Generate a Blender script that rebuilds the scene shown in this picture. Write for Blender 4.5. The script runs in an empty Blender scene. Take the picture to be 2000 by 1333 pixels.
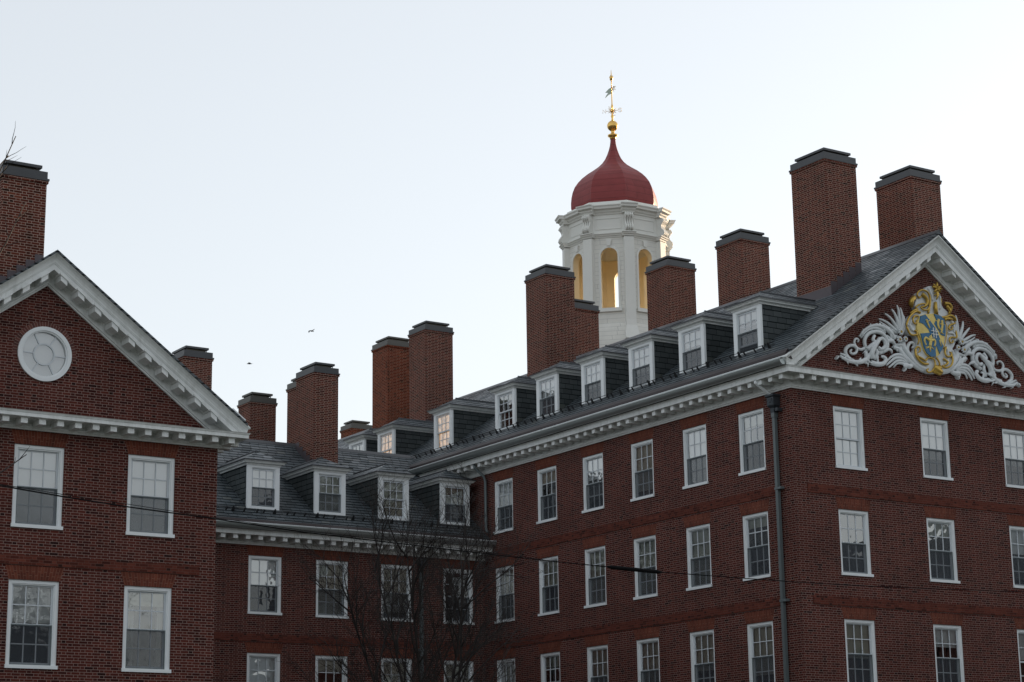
import bpy, math, random
from mathutils import Vector, Matrix
R_ = math.radians
sc = bpy.context.scene
# ------------------------------------------------------------ camera, sky, sun, exposure
CAM = (0.0, 0.0, 1.6)
RT = (0.8370969089, -0.5468626405, -0.0144919815)
UP = (-0.1182337305, -0.2067212578, 0.9712296878)
FW = (0.5341250322, 0.8112999285, 0.2377033360)
cd = bpy.data.cameras.new('camera'); cam = bpy.data.objects.new('camera', cd); sc.collection.objects.link(cam)
cam.matrix_world = Matrix(((RT[0], UP[0], -FW[0], CAM[0]), (RT[1], UP[1], -FW[1], CAM[1]), (RT[2], UP[2], -FW[2], CAM[2]), (0, 0, 0, 1)))
cd.sensor_width = 36; cd.lens = 3922.74 / 2000 * 36; cd.clip_start = 0.5; cd.clip_end = 2500
sc.camera = cam
SUN_AZ, SUN_EL = 80.0, 7.0            # azimuth clockwise from +Y
w = bpy.data.worlds.new('World'); sc.world = w; w.use_nodes = True
nt = w.node_tree; N = nt.nodes; bg = N['Background']
sky = N.new('ShaderNodeTexSky'); sky.sky_type = 'NISHITA'; sky.sun_disc = False
sky.sun_elevation = R_(SUN_EL); sky.sun_rotation = R_(SUN_AZ); sky.altitude = 50; sky.air_density = 1.0; sky.dust_density = 2.0; sky.ozone_density = 2.0
hs = N.new('ShaderNodeHueSaturation'); hs.inputs['Saturation'].default_value = 0.42
nt.links.new(sky.outputs[0], hs.inputs['Color'])
# thin high veil: evens the clear sky a little towards a pale cool white
mx = N.new('ShaderNodeMixRGB'); mx.inputs[0].default_value = 0.27; mx.inputs[2].default_value = (6.9, 7.15, 7.4, 1)
nt.links.new(hs.outputs[0], mx.inputs[1]); nt.links.new(mx.outputs[0], bg.inputs['Color'])
bg.inputs['Strength'].default_value = 0.1
sd = bpy.data.lights.new('sun', 'SUN'); sun = bpy.data.objects.new('sun', sd); sc.collection.objects.link(sun)
sd.energy = 3.2; sd.angle = R_(0.6); sd.color = (1.0, 0.72, 0.45)
sdir = Vector((math.sin(R_(SUN_AZ)) * math.cos(R_(SUN_EL)), math.cos(R_(SUN_AZ)) * math.cos(R_(SUN_EL)), math.sin(R_(SUN_EL))))
sun.rotation_euler = sdir.to_track_quat('Z', 'Y').to_euler(); sun.location = (60, 20, 60)
sc.view_settings.view_transform = 'Standard'; sc.view_settings.look = 'None'; sc.view_settings.gamma = 1
sc.view_settings.exposure = 1.28
sc.render.engine = 'CYCLES'
sc.cycles.max_bounces = 8; sc.cycles.transparent_max_bounces = 12

# ------------------------------------------------------------ helpers
WLOC = {}
class MB:
    def __init__(s): s.v = []; s.f = []; s.m = []; s.sm = []
    def poly(s, pts, m=0, smooth=False):
        b = len(s.v); s.v += [tuple(p) for p in pts]; s.f.append(tuple(range(b, b + len(pts)))); s.m.append(m); s.sm.append(smooth)
    def box(s, x0, x1, y0, y1, z0, z1, m=0):
        b = len(s.v)
        s.v += [(x, y, z) for z in (z0, z1) for y in (y0, y1) for x in (x0, x1)]
        for f in ((0, 2, 3, 1), (4, 5, 7, 6), (0, 1, 5, 4), (2, 6, 7, 3), (0, 4, 6, 2), (1, 3, 7, 5)):
            s.f.append(tuple(b + i for i in f)); s.m.append(m); s.sm.append(False)
    def loft(s, rings, m=0, closed=True, caps=True, smooth=False):
        b = len(s.v); n = len(rings[0])
        for r in rings: s.v += [tuple(p) for p in r]
        for i in range(len(rings) - 1):
            for j in range(n if closed else n - 1):
                k = (j + 1) % n
                s.f.append((b + i * n + j, b + i * n + k, b + (i + 1) * n + k, b + (i + 1) * n + j)); s.m.append(m); s.sm.append(smooth)
        if caps and closed:
            s.f.append(tuple(b + j for j in range(n))[::-1]); s.m.append(m); s.sm.append(False)
            e = b + (len(rings) - 1) * n
            s.f.append(tuple(e + j for j in range(n))); s.m.append(m); s.sm.append(False)
    def tube(s, path, rad, n=6, m=0, flat=1.0, smooth=True):
        path = [Vector(p) for p in path]; rings = []
        if not isinstance(rad, (list, tuple)): rad = [rad] * len(path)
        up = Vector((0, 0, 1)); last = None
        for i, p in enumerate(path):
            t = (path[min(i + 1, len(path) - 1)] - path[max(i - 1, 0)])
            t = t.normalized() if t.length > 1e-9 else Vector((0, 0, 1))
            if last is None:
                a = t.cross(up)
                if a.length < 0.1: a = t.cross(Vector((1, 0, 0)))
            else: a = last - t * last.dot(t)
            a.normalize(); last = a; c = t.cross(a)
            rings.append([p + (a * math.cos(2 * math.pi * k / n) + c * math.sin(2 * math.pi * k / n) * flat) * rad[i] for k in range(n)])
        s.loft(rings, m, smooth=smooth)
    def ball(s, c, r, m=0, nu=10, nv=6):
        if not isinstance(r, (list, tuple)): r = (r, r, r)
        rings = []
        for i in range(nv + 1):
            a = -math.pi / 2 + math.pi * i / nv; ca = max(math.cos(a), 0.02)
            rings.append([(c[0] + r[0] * ca * math.cos(2 * math.pi * j / nu), c[1] + r[1] * ca * math.sin(2 * math.pi * j / nu), c[2] + r[2] * math.sin(a)) for j in range(nu)])
        s.loft(rings, m, smooth=True)
    def sweep(s, prof, path, side=1, m=0):
        # prof: closed list of (d, z); path: list of (x, y); d is measured to the left(side=1)/right(-1) of travel
        n = len(path); rings = []
        for i in range(n):
            def nrm(a, b):
                dx, dy = b[0] - a[0], b[1] - a[1]; l = math.hypot(dx, dy); return (-dy / l * side, dx / l * side)
            if i == 0: k = nrm(path[0], path[1])
            elif i == n - 1: k = nrm(path[-2], path[-1])
            else:
                a = nrm(path[i - 1], path[i]); b2 = nrm(path[i], path[i + 1]); q = 1 + a[0] * b2[0] + a[1] * b2[1]; k = ((a[0] + b2[0]) / q, (a[1] + b2[1]) / q)
            rings.append([(path[i][0] + k[0] * d, path[i][1] + k[1] * d, z) for d, z in prof])
        s.loft(rings, m)
    def build(s, name, mats, parent=None, local=False, loc=None):
        if not isinstance(mats, (list, tuple)): mats = [mats]
        me = bpy.data.meshes.new(name); v = s.v
        if local: o3 = (0, 0, 0)
        else:
            xs = [p[0] for p in v]; ys = [p[1] for p in v]; zs = [p[2] for p in v]
            o3 = ((min(xs) + max(xs)) / 2, (min(ys) + max(ys)) / 2, min(zs)); v = [(p[0] - o3[0], p[1] - o3[1], p[2] - o3[2]) for p in v]
        me.from_pydata(v, [], s.f)
        for mt in mats: me.materials.append(mt)
        me.polygons.foreach_set('material_index', s.m); me.polygons.foreach_set('use_smooth', s.sm); me.update()
        return place(me, name, parent, o3 if not local else (loc or (0, 0, 0)), local)
def place(me, name, parent, loc, local=False, rz=0):
    o = bpy.data.objects.new(name, me); sc.collection.objects.link(o)
    pw = WLOC.get(parent.name, Vector((0, 0, 0))) if (parent and not local) else Vector((0, 0, 0))
    if parent: o.parent = parent
    o.location = Vector(loc) - pw; o.rotation_euler = (0, 0, rz)
    WLOC[o.name] = Vector(loc) if not local else Vector(loc) + (WLOC.get(parent.name, Vector((0, 0, 0))) if parent else Vector((0, 0, 0)))
    return o
def thing(name, label, cat, loc, group=None):
    o = bpy.data.objects.new(name, None); sc.collection.objects.link(o); o.location = loc; o.empty_display_size = 0.5
    WLOC[o.name] = Vector(loc); tag(o, label, cat, group); return o
def tag(o, label=None, cat=None, group=None, kind=None):
    if label: o['label'] = label
    if cat: o['category'] = cat
    if group: o['group'] = group
    if kind: o['kind'] = kind
    return o

# ------------------------------------------------------------ node helpers and materials
class NG:
    def __init__(s, mat): s.m = mat; s.t = mat.node_tree; s.n = s.t.nodes
    def node(s, ty, **k):
        x = s.n.new(ty)
        for a, b in k.items(): setattr(x, a, b)
        return x
    def val(s, x, inp):
        if isinstance(x, (int, float)): inp.default_value = x
        elif isinstance(x, tuple): inp.default_value = x
        else: s.t.links.new(x, inp)
    def math(s, op, a, b=0.0, c=None):
        x = s.node('ShaderNodeMath', operation=op); s.val(a, x.inputs[0]); s.val(b, x.inputs[1])
        if c is not None: s.val(c, x.inputs[2])
        return x.outputs[0]
    def mix(s, f, a, b, bt='MIX'):
        x = s.node('ShaderNodeMixRGB', blend_type=bt); s.val(f, x.inputs[0]); s.val(a, x.inputs[1]); s.val(b, x.inputs[2]); return x.outputs[0]
    def pos(s):
        g = s.node('ShaderNodeNewGeometry'); a = s.node('ShaderNodeSeparateXYZ'); s.t.links.new(g.outputs['Position'], a.inputs[0])
        b = s.node('ShaderNodeSeparateXYZ'); s.t.links.new(g.outputs['True Normal'], b.inputs[0]); return g, a.outputs, b.outputs
    def comb(s, x, y, z=0.0):
        c = s.node('ShaderNodeCombineXYZ'); s.val(x, c.inputs[0]); s.val(y, c.inputs[1]); s.val(z, c.inputs[2]); return c.outputs[0]
    def noise(s, vec, scale, detail=2.0, rough=0.5):
        x = s.node('ShaderNodeTexNoise'); x.inputs['Scale'].default_value = scale; x.inputs['Detail'].default_value = detail; x.inputs['Roughness'].default_value = rough
        s.t.links.new(vec, x.inputs['Vector']); return x.outputs['Fac']
    def white(s, vec):
        x = s.node('ShaderNodeTexWhiteNoise'); s.t.links.new(vec, x.inputs['Vector']); return x.outputs['Value']
    def ramp(s, f, stops):
        x = s.node('ShaderNodeValToRGB'); e = x.color_ramp.elements
        while len(e) < len(stops): e.new(0.5)
        for i, (p, c) in enumerate(stops): e[i].position = p; e[i].color = (c[0], c[1], c[2], 1)
        s.t.links.new(f, x.inputs[0]); return x.outputs[0]
def newmat(name):
    m = bpy.data.materials.new(name); m.use_nodes = True; g = NG(m); b = g.n['Principled BSDF']; return m, g, b
def simple(name, col, rough=0.6, metal=0.0, var=0.12, scale=6.0, bump=0.0, spec=0.5):
    m, g, b = newmat(name); _, P, _n = g.pos(); gg = _
    f = g.noise(gg.outputs['Position'], scale, 4, 0.6)
    f2 = g.noise(gg.outputs['Position'], scale * 0.13, 3, 0.5)
    k = g.math('MULTIPLY_ADD', g.math('ADD', f, f2), var, 1 - var)
    g.val(g.mix(1.0, (col[0], col[1], col[2], 1), g.comb(k, k, k), 'MULTIPLY'), b.inputs['Base Color'])
    b.inputs['Roughness'].default_value = rough; b.inputs['Metallic'].default_value = metal; b.inputs['Specular IOR Level'].default_value = spec
    if bump:
        bp = g.node('ShaderNodeBump'); bp.inputs['Strength'].default_value = bump; bp.inputs['Distance'].default_value = 0.02; g.val(f, bp.inputs['Height']); g.val(bp.outputs[0], b.inputs['Normal'])
    return m
def uv_of(g, P, Nn):
    # horizontal run of the wall: x on faces looking along y, y on faces looking along x
    sel = g.math('GREATER_THAN', g.math('ABSOLUTE', Nn[0]), g.math('ABSOLUTE', Nn[1]))
    return g.math('ADD', g.math('MULTIPLY', P[1], sel), g.math('MULTIPLY', P[0], g.math('SUBTRACT', 1.0, sel))), sel
def brick(name, dark, mid, light, mortar, mort_w=0.0105, tint=(1, 1, 1), stain=0.35, blk=0.10):
    # Flemish bond: stretcher and header alternate in every course
    m, g, b = newmat(name); gm, P, Nn = g.pos()
    wob = g.math('MULTIPLY', g.math('SUBTRACT', g.noise(gm.outputs['Position'], 2.2, 2), 0.5), 0.012)
    U, sel = uv_of(g, P, Nn); V = g.math('ADD', P[2], wob)
    h, L = 0.0685, 0.335
    tv = g.math('DIVIDE', V, h); row = g.math('FLOOR', tv); fv = g.math('FRACT', tv)
    odd = g.math('MULTIPLY', g.math('FLOORED_MODULO', row, 2.0), 0.5)
    jit = g.math('MULTIPLY', g.white(g.comb(row, 3.7, sel)), 0.05)
    tu = g.math('ADD', g.math('ADD', g.math('DIVIDE', U, L), odd), jit); col = g.math('FLOOR', tu); fu = g.math('FRACT', tu)
    hd = g.math('GREATER_THAN', fu, 0.667)
    mu = mort_w / L; mv = mort_w / h
    a = g.math('LESS_THAN', fu, mu); c = g.math('MULTIPLY', g.math('GREATER_THAN', fu, 0.667), g.math('LESS_THAN', fu, 0.667 + mu)); d = g.math('LESS_THAN', fv, mv)
    mo = g.math('MAXIMUM', g.math('MAXIMUM', a, c), d)
    rnd = g.white(g.comb(col, row, g.math('ADD', hd, g.math('MULTIPLY', sel, 5.0))))
    rnd2 = g.white(g.comb(row, col, g.math('ADD', hd, 9.3)))
    bc = g.ramp(rnd, [(0.0, dark), (0.45, mid), (0.8, mid), (1.0, light)])
    burnt = g.math('LESS_THAN', rnd2, g.math('MULTIPLY_ADD', hd, blk, 0.01))
    bc = g.mix(burnt, bc, (dark[0] * 0.6, dark[1] * 0.8, dark[2] * 0.85, 1))
    n1 = g.noise(gm.outputs['Position'], 0.55, 4, 0.6); n2 = g.noise(gm.outputs['Position'], 2.7, 3, 0.6); n3 = g.noise(g.comb(g.math('MULTIPLY', P[0], 5.0), g.math('MULTIPLY', P[1], 5.0), g.math('MULTIPLY', P[2], 0.55)), 1.0, 4, 0.65)
    mc = g.mix(g.math('MULTIPLY', n2, 0.7), (mortar[0], mortar[1], mortar[2], 1), (mortar[0] * 0.45, mortar[1] * 0.45, mortar[2] * 0.45, 1))
    cc = g.mix(mo, bc, mc)
    k = g.math('MULTIPLY_ADD', g.math('ADD', g.math('ADD', g.math('MULTIPLY', n1, 1.0), g.math('MULTIPLY', n2, 0.6)), g.math('MULTIPLY', n3, 0.55)), stain, 1 - stain)
    cc = g.mix(1.0, cc, g.comb(g.math('MULTIPLY', k, tint[0]), g.math('MULTIPLY', k, tint[1]), g.math('MULTIPLY', k, tint[2])), 'MULTIPLY')
    g.val(cc, b.inputs['Base Color']); b.inputs['Roughness'].default_value = 0.9; b.inputs['Specular IOR Level'].default_value = 0.08
    bp = g.node('ShaderNodeBump'); bp.inputs['Strength'].default_value = 0.5; bp.inputs['Distance'].default_value = 0.01
    g.val(g.math('ADD', g.math('SUBTRACT', 1.0, mo), g.math('MULTIPLY', rnd, 0.4)), bp.inputs['Height']); g.val(bp.outputs[0], b.inputs['Normal'])
    return m
def slate(name, hz, wz, c0, c1, c2, rough=0.42, ew=0.21, ec=0.10):
    m, g, b = newmat(name); gm, P, Nn = g.pos(); U, sel = uv_of(g, P, Nn)
    wob = g.math('MULTIPLY', g.math('SUBTRACT', g.noise(gm.outputs['Position'], 4.0, 2), 0.5), hz * 0.12)
    tv = g.math('DIVIDE', g.math('ADD', P[2], wob), hz); row = g.math('FLOOR', tv); fv = g.math('FRACT', tv)
    tu = g.math('ADD', g.math('DIVIDE', U, wz), g.white(g.comb(row, 1.3, sel))); col = g.math('FLOOR', tu); fu = g.math('FRACT', tu)
    rnd = g.white(g.comb(col, row, sel)); rnd2 = g.white(g.comb(row, col, 4.1))
    # slate edges sit a little unevenly
    fv2 = g.math('SUBTRACT', fv, g.math('MULTIPLY', rnd2, 0.08))
    ed = g.math('MAXIMUM', g.math('LESS_THAN', fv2, ew), g.math('LESS_THAN', fu, 0.035))
    bc = g.ramp(rnd, [(0.0, c0), (0.5, c1), (0.92, c1), (1.0, c2)])
    n1 = g.noise(gm.outputs['Position'], 0.8, 4, 0.6); n2 = g.noise(gm.outputs['Position'], 18, 3, 0.6)
    k = g.math('MULTIPLY_ADD', g.math('ADD', n1, g.math('MULTIPLY', n2, 0.5)), 0.7, 0.45)
    bc = g.mix(1.0, bc, g.comb(k, k, k), 'MULTIPLY')
    bc = g.mix(ed, bc, (c0[0] * ec, c0[1] * ec, c0[2] * ec, 1))
    g.val(bc, b.inputs['Base Color']); g.val(g.math('MULTIPLY_ADD', rnd2, 0.25, rough), b.inputs['Roughness']); g.val(g.math('MULTIPLY', g.math('SUBTRACT', 1.0, ed), 0.42), b.inputs['Specular IOR Level'])
    bp = g.node('ShaderNodeBump'); bp.inputs['Strength'].default_value = 0.6; bp.inputs['Distance'].default_value = 0.02
    g.val(g.math('ADD', g.math('SUBTRACT', 1.0, fv), g.math('MULTIPLY', rnd, 0.5)), bp.inputs['Height']); g.val(bp.outputs[0], b.inputs['Normal'])
    return m
M = {}
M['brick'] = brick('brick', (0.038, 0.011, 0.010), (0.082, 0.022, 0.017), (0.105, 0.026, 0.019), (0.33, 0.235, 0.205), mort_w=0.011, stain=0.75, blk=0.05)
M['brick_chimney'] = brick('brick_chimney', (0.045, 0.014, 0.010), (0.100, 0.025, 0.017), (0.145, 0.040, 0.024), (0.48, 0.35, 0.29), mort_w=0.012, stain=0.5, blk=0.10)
M['brick_orange'] = brick('brick_orange', (0.08, 0.019, 0.010), (0.15, 0.034, 0.017), (0.20, 0.052, 0.025), (0.42, 0.27, 0.2), stain=0.3, blk=0.12)
M['belt'] = brick('belt', (0.055, 0.017, 0.013), (0.115, 0.032, 0.022), (0.15, 0.044, 0.030), (0.17, 0.085, 0.07), stain=0.5)
def arch_mat():
    m, g, b = newmat('gauged_brick'); tc = g.node('ShaderNodeTexCoord'); s = g.node('ShaderNodeSeparateXYZ'); g.t.links.new(tc.outputs['Object'], s.inputs[0])
    x, z = s.outputs[0], s.outputs[2]
    fan = g.math('DIVIDE', x, g.math('ADD', z, 2.1))          # joints converge 2.1 m below the soffit
    t = g.math('DIVIDE', fan, 0.033); col = g.math('FLOOR', t); fu = g.math('FRACT', t)
    lv = g.math('LESS_THAN', g.math('ABSOLUTE', g.math('SUBTRACT', z, g.math('MULTIPLY_ADD', g.math('FLOORED_MODULO', col, 2.0), 0.1, 0.11))), 0.005)
    mo = g.math('MAXIMUM', g.math('LESS_THAN', fu, 0.09), lv)
    gp = g.node('ShaderNodeNewGeometry'); n = g.noise(gp.outputs['Position'], 1.6, 4, 0.6)
    r = g.white(g.comb(col, g.math('GREATER_THAN', z, 0.16), 0.0))
    bc = g.ramp(r, [(0, (0.10, 0.026, 0.016)), (0.6, (0.15, 0.038, 0.022)), (1, (0.19, 0.053, 0.031))])
    c = g.mix(mo, bc, (0.26, 0.13, 0.09, 1)); k = g.math('MULTIPLY_ADD', n, 0.8, 0.5)
    g.val(g.mix(1.0, c, g.comb(k, k, k), 'MULTIPLY'), b.inputs['Base Color']); b.inputs['Roughness'].default_value = 0.85
    b.inputs['Specular IOR Level'].default_value = 0.25
    return m
M['arch'] = arch_mat()
def paint(name, col, rough=0.5, dirt=(0.30, 0.31, 0.27), amt=0.38):
    m, g, b = newmat(name); gm, P, Nn = g.pos()
    st = g.noise(g.comb(g.math('MULTIPLY', P[0], 9.0), g.math('MULTIPLY', P[1], 9.0), g.math('MULTIPLY', P[2], 1.3)), 1.0, 4, 0.65)
    pt = g.noise(gm.outputs['Position'], 1.1, 4, 0.6); fn = g.noise(gm.outputs['Position'], 22, 3, 0.6)
    f = g.math('MULTIPLY', g.math('ADD', g.math('MULTIPLY', st, 0.6), g.math('MULTIPLY', pt, 0.5)), 1.0)
    f = g.math('MINIMUM', g.math('MAXIMUM', g.math('MULTIPLY', g.math('SUBTRACT', f, 0.50), amt * 4), 0.0), amt)
    k = g.math('MULTIPLY_ADD', fn, 0.10, 0.95)
    c = g.mix(f, (col[0], col[1], col[2], 1), (dirt[0], dirt[1], dirt[2], 1))
    g.val(g.mix(1.0, c, g.comb(k, k, k), 'MULTIPLY'), b.inputs['Base Color']); b.inputs['Roughness'].default_value = rough; b.inputs['Specular IOR Level'].default_value = 0.4; return m
M['white'] = paint('white_paint', (0.78, 0.80, 0.79))
M['white_old'] = simple('weathered_white_paint', (0.50, 0.51, 0.47), 0.6, var=0.16, scale=3, bump=0.1)
M['casing'] = simple('casing_paint', (0.80, 0.83, 0.84), 0.45, var=0.08, scale=7)
M['gutter'] = simple('gutter_metal', (0.36, 0.39, 0.385), 0.3, 0.55, var=0.15, scale=2)
M['copper'] = simple('copper_apron', (0.030, 0.020, 0.021), 0.5, 0.3, var=0.3, scale=3)
M['lead'] = simple('dark_sheet_metal', (0.060, 0.063, 0.068), 0.42, 0.4, var=0.22, scale=2.5)
M['lead_warm'] = simple('warm_sheet_metal', (0.085, 0.082, 0.075), 0.45, 0.4, var=0.22, scale=2.5)
M['louvre'] = simple('louvre_metal', (0.16, 0.15, 0.12), 0.5, 0.2, var=0.4, scale=9)
M['flash'] = simple('lead_flashing', (0.085, 0.070, 0.078), 0.45, 0.4, var=0.35, scale=4)
M['pipe'] = simple('pipe_paint', (0.12, 0.145, 0.15), 0.45, 0.1, var=0.2, scale=2)
M['hopper'] = simple('hopper_metal', (0.045, 0.055, 0.065), 0.5, 0.4, var=0.35, scale=9, bump=0.4)
M['iron'] = simple('black_iron', (0.015, 0.016, 0.018), 0.55, 0.2, var=0.1)
M['slate'] = slate('roof_slate', 0.128, 0.36, (0.044, 0.054, 0.060), (0.078, 0.094, 0.104), (0.12, 0.13, 0.125), 0.36)
M['slate_wall'] = slate('cheek_slate', 0.19, 0.36, (0.028, 0.036, 0.038), (0.044, 0.054, 0.056), (0.066, 0.074, 0.068), 0.5, 0.10, 0.4)
M['blind'] = simple('white_blind', (0.88, 0.90, 0.90), 0.8, var=0.04, scale=2)
M['blind_cream'] = simple('cream_blind', (0.60, 0.61, 0.53), 0.85, var=0.08, scale=2)
M['curtain'] = simple('net_curtain', (0.50, 0.52, 0.50), 0.9, var=0.3, scale=9)
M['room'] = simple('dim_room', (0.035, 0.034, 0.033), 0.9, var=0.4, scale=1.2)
M['sash'] = simple('sash_paint', (0.58, 0.62, 0.65), 0.45, var=0.06)
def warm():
    m, g, b = newmat('warm_reflection_glow'); gp = g.node('ShaderNodeNewGeometry')  # warm reflection in the panes put into a mottled, glowing cloth
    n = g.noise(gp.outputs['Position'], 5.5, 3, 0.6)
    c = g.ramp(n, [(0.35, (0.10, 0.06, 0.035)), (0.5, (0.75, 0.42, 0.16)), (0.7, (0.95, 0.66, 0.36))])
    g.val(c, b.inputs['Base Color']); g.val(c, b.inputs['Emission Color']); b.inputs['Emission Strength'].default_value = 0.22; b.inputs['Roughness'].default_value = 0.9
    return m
M['warm_glow'] = warm()
def glass():
    m = bpy.data.materials.new('window_glass'); m.use_nodes = True; g = NG(m); g.n.remove(g.n['Principled BSDF']); out = g.n['Material Output']
    tr = g.node('ShaderNodeBsdfTransparent'); tr.inputs[0].default_value = (0.97, 0.985, 0.985, 1)
    gl = g.node('ShaderNodeBsdfGlossy'); gl.inputs['Roughness'].default_value = 0.015
    gp = g.node('ShaderNodeNewGeometry'); n = g.noise(gp.outputs['Position'], 1.9, 2, 0.5)
    bp = g.node('ShaderNodeBump'); bp.inputs['Strength'].default_value = 0.22; bp.inputs['Distance'].default_value = 0.035; g.val(n, bp.inputs['Height']); g.val(bp.outputs[0], gl.inputs['Normal'])
    fr = g.node('ShaderNodeFresnel'); fr.inputs[0].default_value = 1.5
    mx = g.node('ShaderNodeMixShader'); g.val(g.math('MULTIPLY_ADD', fr.outputs[0], 3.0, 0.19), mx.inputs[0])
    g.t.links.new(tr.outputs[0], mx.inputs[1]); g.t.links.new(gl.outputs[0], mx.inputs[2]); g.t.links.new(mx.outputs[0], out.inputs[0]); return m
M['glass'] = glass()
def screen():
    m = bpy.data.materials.new('insect_screen'); m.use_nodes = True; g = NG(m); b = g.n['Principled BSDF']; out = g.n['Material Output']
    b.inputs['Base Color'].default_value = (0.045, 0.055, 0.068, 1); b.inputs['Roughness'].default_value = 0.6
    tr = g.node('ShaderNodeBsdfTransparent'); mx = g.node('ShaderNodeMixShader'); mx.inputs[0].default_value = 0.46
    g.t.links.new(tr.outputs[0], mx.inputs[1]); g.t.links.new(b.outputs[0], mx.inputs[2]); g.t.links.new(mx.outputs[0], out.inputs[0]); return m
M['screen'] = screen()
M['carve'] = simple('carved_white_paint', (0.66, 0.69, 0.70), 0.5, var=0.18, scale=7)
def gold_mat(name, rough, col, metal):
    m = simple(name, col, rough, metal, var=0.35, scale=14, bump=0.3); return m
M['gold'] = gold_mat('gilding', 0.34, (0.50, 0.33, 0.07), 0.7)
M['gold_paint'] = gold_mat('gold_paint', 0.5, (0.74, 0.57, 0.17), 0.1)
M['gold_bright'] = gold_mat('bright_gilding', 0.25, (0.80, 0.50, 0.14), 0.9)
M['blue'] = simple('blue_enamel', (0.004, 0.115, 0.25), 0.4, var=0.2, scale=12)
def dome_mat():
    m, g, b = newmat('red_dome_sheet'); gm, P, Nn = g.pos()
    fv = g.math('FRACT', g.math('DIVIDE', P[2], 0.42)); row = g.math('FLOOR', g.math('DIVIDE', P[2], 0.42))
    U = g.math('ADD', P[0], P[1]); fu = g.math('FRACT', g.math('ADD', g.math('DIVIDE', U, 1.3), g.math('MULTIPLY', g.math('FLOORED_MODULO', row, 2.0), 0.5)))
    ed = g.math('MAXIMUM', g.math('LESS_THAN', fv, 0.05), g.math('LESS_THAN', fu, 0.018))
    r = g.white(g.comb(row, g.math('FLOOR', g.math('DIVIDE', U, 1.3)), 0.0)); k = g.math('MULTIPLY_ADD', g.noise(gm.outputs['Position'], 2.0, 3), 0.35, 0.72); k = g.math('MULTIPLY_ADD', r, 0.1, k)
    c = g.mix(ed, (0.25, 0.050, 0.050, 1), (0.12, 0.024, 0.026, 1)); g.val(g.mix(1.0, c, g.comb(k, k, k), 'MULTIPLY'), b.inputs['Base Color']); b.inputs['Roughness'].default_value = 0.5
    b.inputs['Specular IOR Level'].default_value = 0.2
    return m
M['dome'] = dome_mat()
def clap_mat():
    m, g, b = newmat('white_clapboard'); gm, P, Nn = g.pos(); t = g.math('DIVIDE', P[2], 0.27); fv = g.math('FRACT', t); row = g.math('FLOOR', t)
    U, sel = uv_of(g, P, Nn); fu = g.math('FRACT', g.math('ADD', g.math('DIVIDE', U, 1.9), g.white(g.comb(row, 0.0, sel))))
    ed = g.math('MAXIMUM', g.math('LESS_THAN', fv, 0.06), g.math('LESS_THAN', fu, 0.008)); k = g.math('MULTIPLY_ADD', g.noise(gm.outputs['Position'], 2.5, 4), 0.22, 0.86)
    c = g.mix(ed, (0.70, 0.69, 0.64, 1), (0.42, 0.42, 0.40, 1)); g.val(g.mix(1.0, c, g.comb(k, k, k), 'MULTIPLY'), b.inputs['Base Color']); b.inputs['Roughness'].default_value = 0.6; return m
M['clap'] = clap_mat()
M['tower_white'] = simple('cream_white_paint', (0.70, 0.70, 0.66), 0.55, var=0.08, scale=3)
M['tower_in'] = simple('belfry_interior_paint', (0.72, 0.62, 0.42), 0.7, var=0.1, scale=2)
M['verdigris'] = simple('pale_pennant', (0.42, 0.50, 0.42), 0.5, var=0.2)
M['bark'] = simple('dark_bark', (0.028, 0.023, 0.021), 0.9, var=0.35, scale=14, bump=0.3)
M['cable'] = simple('cable_rubber', (0.008, 0.008, 0.009), 0.95, var=0.1, spec=0.05)
M['ground'] = simple('grass_and_paving', (0.11, 0.11, 0.09), 0.95, var=0.35, scale=0.6)
M['feather'] = simple('dark_plumage', (0.03, 0.03, 0.032), 0.7, var=0.1)

# ------------------------------------------------------------ ground
g_ = MB(); g_.poly([(-900, -900, 0), (900, -900, 0), (900, 900, 0), (-900, 900, 0)]); tag(g_.build('ground', M['ground']), kind='structure')

# ------------------------------------------------------------ building pieces
def facade(mb, axis, c, u0, u1, z0, z1, holes, sgn, reveal=0.11):
    # flat wall in plane (axis 'y': y=c, run x; axis 'x': x=c, run y); sgn = outward direction; holes are real recesses
    def P(u, z, d=0.0): return (u, c - sgn * d, z) if axis == 'y' else (c - sgn * d, u, z)
    us = sorted({u0, u1} | {h[0] for h in holes} | {h[1] for h in holes}); zs = sorted({z0, z1} | {h[2] for h in holes} | {h[3] for h in holes})
    for i in range(len(us) - 1):
        for j in range(len(zs) - 1):
            cu, cz = (us[i] + us[i + 1]) / 2, (zs[j] + zs[j + 1]) / 2
            if any(h[0] < cu < h[1] and h[2] < cz < h[3] for h in holes): continue
            mb.poly([P(us[i], zs[j]), P(us[i + 1], zs[j]), P(us[i + 1], zs[j + 1]), P(us[i], zs[j + 1])])
    D = 0.75
    for a, b, p, q in holes:
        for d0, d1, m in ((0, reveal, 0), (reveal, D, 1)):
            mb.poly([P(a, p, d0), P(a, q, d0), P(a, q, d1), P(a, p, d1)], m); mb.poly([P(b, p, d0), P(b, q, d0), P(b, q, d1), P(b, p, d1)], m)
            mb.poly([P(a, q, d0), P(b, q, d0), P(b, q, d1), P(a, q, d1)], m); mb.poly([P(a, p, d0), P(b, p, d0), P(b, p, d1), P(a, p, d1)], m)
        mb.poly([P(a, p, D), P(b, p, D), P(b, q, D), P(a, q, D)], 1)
CACHE = {}
def cached(key, fn, mats):
    if key not in CACHE:
        mb = fn(); me = bpy.data.meshes.new(key[0]); me.from_pydata(mb.v, [], mb.f)
        for mt in (mats if isinstance(mats, (list, tuple)) else [mats]): me.materials.append(mt)
        me.polygons.foreach_set('material_index', mb.m); me.polygons.foreach_set('use_smooth', mb.sm); me.update(); CACHE[key] = me
    return CACHE[key]
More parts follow.
